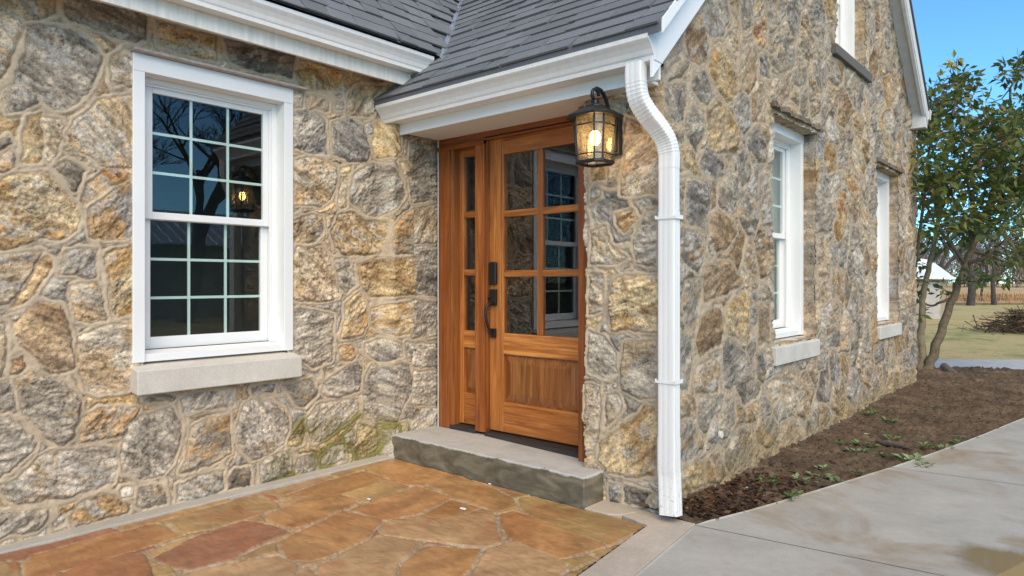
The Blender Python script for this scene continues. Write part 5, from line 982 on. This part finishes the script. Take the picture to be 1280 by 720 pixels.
for i in range(420):
    q = rg.uniform(0, 6.28); r = abs(rg.gauss(0, .58)); h_ = max(.02, .62*math.exp(-(r/.85)**2))*rg.random(); p = Vector((bp_.x+r*math.cos(q), bp_.y+r*math.sin(q), -.15+h_)); d = Vector((rg.gauss(0, 1), rg.gauss(0, 1), rg.gauss(0, .3))).normalized(); L_ = rg.uniform(.2, .8); mb.tube([p-d*L_/2, p+d*L_/2+Vector((0, 0, rg.uniform(-.08, .08)))], [rg.uniform(.006, .02), .005], 4, caps=False)
tag(mb.build('brush_pile', M['twig']), 'heap of brown cut branches lying on the lawn', 'brush pile')
a, b = W(1243, 389, 28.5), W(1275, 387, 28.6); mb = MB(); mb.tube([(a.x, a.y, -.07), (b.x, b.y, -.05)], [.05, .08], 7); tag(mb.build('fallen_branch', M['pale_bark']), 'pale fallen branch lying on the lawn behind the brush pile', 'branch')
# what stands across the drive and shows in the window panes
bare_tree(0, 10, 9.5, 'big bare tree across the drive, mirrored in the front window panes', 41, 1.25, 6, .30, at=(15.5, 10.2), group=None)
for (ax_, ay_, hh, sd0, lb_) in ((13.0, 12.6, 8.0, 51, 'second bare tree across the drive, nearer the evergreen than the big one'), (18.2, 7.6, 8.5, 52, 'bare tree standing nearest the long tan outbuilding across the drive'), (17.5, 16.0, 9.0, 53, 'farthest bare tree across the drive, beyond the other mirrored trees')):
    bare_tree(0, 10, hh, lb_, sd0, 1.2, 6, .2, at=(ax_, ay_), group=None)
nb_h = empty('long_outbuilding', (22, 13, -.1), 'long tan outbuilding with a ribbed pale roof across the drive, mirrored in the window', 'building')
mb = MB(); mb.box((20, 3.5, -.15), (25, 24, 2.7)); mb.build('wall', M['tan_siding'], nb_h)
mb = MB(); mb.hexa([(19.3, 3, 2.65), (22.5, 3, 4.2), (22.5, 24.5, 4.2), (19.3, 24.5, 2.65), (19.3, 3, 2.72), (22.5, 3, 4.27), (22.5, 24.5, 4.27), (19.3, 24.5, 2.72)]); mb.hexa([(22.5, 3, 4.2), (25.6, 3, 2.65), (25.6, 24.5, 2.65), (22.5, 24.5, 4.2), (22.5, 3, 4.27), (25.6, 3, 2.72), (25.6, 24.5, 2.72), (22.5, 24.5, 4.27)])
for k in range(48): y = 3.1+k*.44; mb.hexa([(19.3, y, 2.725), (22.5, y, 4.275), (22.5, y+.05, 4.275), (19.3, y+.05, 2.725), (19.3, y, 2.765), (22.5, y, 4.315), (22.5, y+.05, 4.315), (19.3, y+.05, 2.765)])
mb.build('roof', M['metal_roof'], nb_h)
for y in (3.2, 6.4, 9.6, 18):
    mb = MB(); mb.box((19.96, y-.5, .75), (20.002, y+.5, 1.95)); w_ = mb.build('window', M['white_vinyl'], nb_h); mb = MB(); mb.box((19.945, y-.43, .82), (19.962, y-.02, 1.88)); mb.box((19.945, y+.02, .82), (19.962, y+.43, 1.88)); mb.build('pane', M['dark_gap'], w_)

# ------------------------------------------------------------------ light, sky, camera
SUN_EL, SUN_AZ = math.radians(42), math.radians(128)      # azimuth clockwise from +Y
wd_ = bpy.data.worlds.new('World'); S.world = wd_; wd_.use_nodes = True; nt = wd_.node_tree; nt.nodes.clear()
o = nt.nodes.new('ShaderNodeOutputWorld'); bg = nt.nodes.new('ShaderNodeBackground'); sk = nt.nodes.new('ShaderNodeTexSky')
sk.sky_type = 'NISHITA'; sk.sun_disc = False; sk.sun_elevation = SUN_EL; sk.sun_rotation = SUN_AZ; sk.air_density = .75; sk.dust_density = 0; sk.ozone_density = 4
tn = nt.nodes.new('ShaderNodeMix'); tn.data_type = 'RGBA'; tn.blend_type = 'MULTIPLY'; tn.inputs[0].default_value = 1; tn.inputs[7].default_value = (.68, 1.34, 1.64, 1); nt.links.new(sk.outputs[0], tn.inputs[6])
bg.inputs[1].default_value = .145; nt.links.new(tn.outputs[2], bg.inputs[0]); nt.links.new(bg.outputs[0], o.inputs[0])
sd_ = bpy.data.lights.new('sun', 'SUN'); sd_.energy = 2.7; sd_.angle = math.radians(55); sd_.color = (1, .87, .71); so_ = bpy.data.objects.new('sun', sd_); COL.objects.link(so_)
dirv = Vector((math.sin(SUN_AZ)*math.cos(SUN_EL), math.cos(SUN_AZ)*math.cos(SUN_EL), math.sin(SUN_EL))); so_.rotation_euler = (-dirv).to_track_quat('-Z', 'Y').to_euler(); so_.location = (6, -6, 9)
cam = bpy.data.cameras.new('camera'); co = bpy.data.objects.new('camera', cam); COL.objects.link(co); co.location = (0, 0, H0); co.rotation_euler = (math.pi/2, 0, YAW)
cam.sensor_width = 36; cam.lens = 36*F_PX/1280; cam.shift_y = -(360-CY)/1280; cam.clip_start = .05; cam.clip_end = 2000; S.camera = co
S.view_settings.view_transform = 'Standard'; S.view_settings.look = 'None'; S.view_settings.gamma = 1; S.view_settings.use_curve_mapping = False; S.view_settings.exposure = .47
S.view_settings.use_white_balance = True; S.view_settings.white_balance_temperature = 7850; S.view_settings.white_balance_tint = 7
S.cycles.use_denoising = True; S.cycles.denoiser = 'OPENIMAGEDENOISE'; S.cycles.denoising_input_passes = 'RGB_ALBEDO_NORMAL'; S.cycles.denoising_prefilter = 'NONE'; S.cycles.max_bounces = 10; S.cycles.transparent_max_bounces = 16; S.cycles.use_adaptive_sampling = True
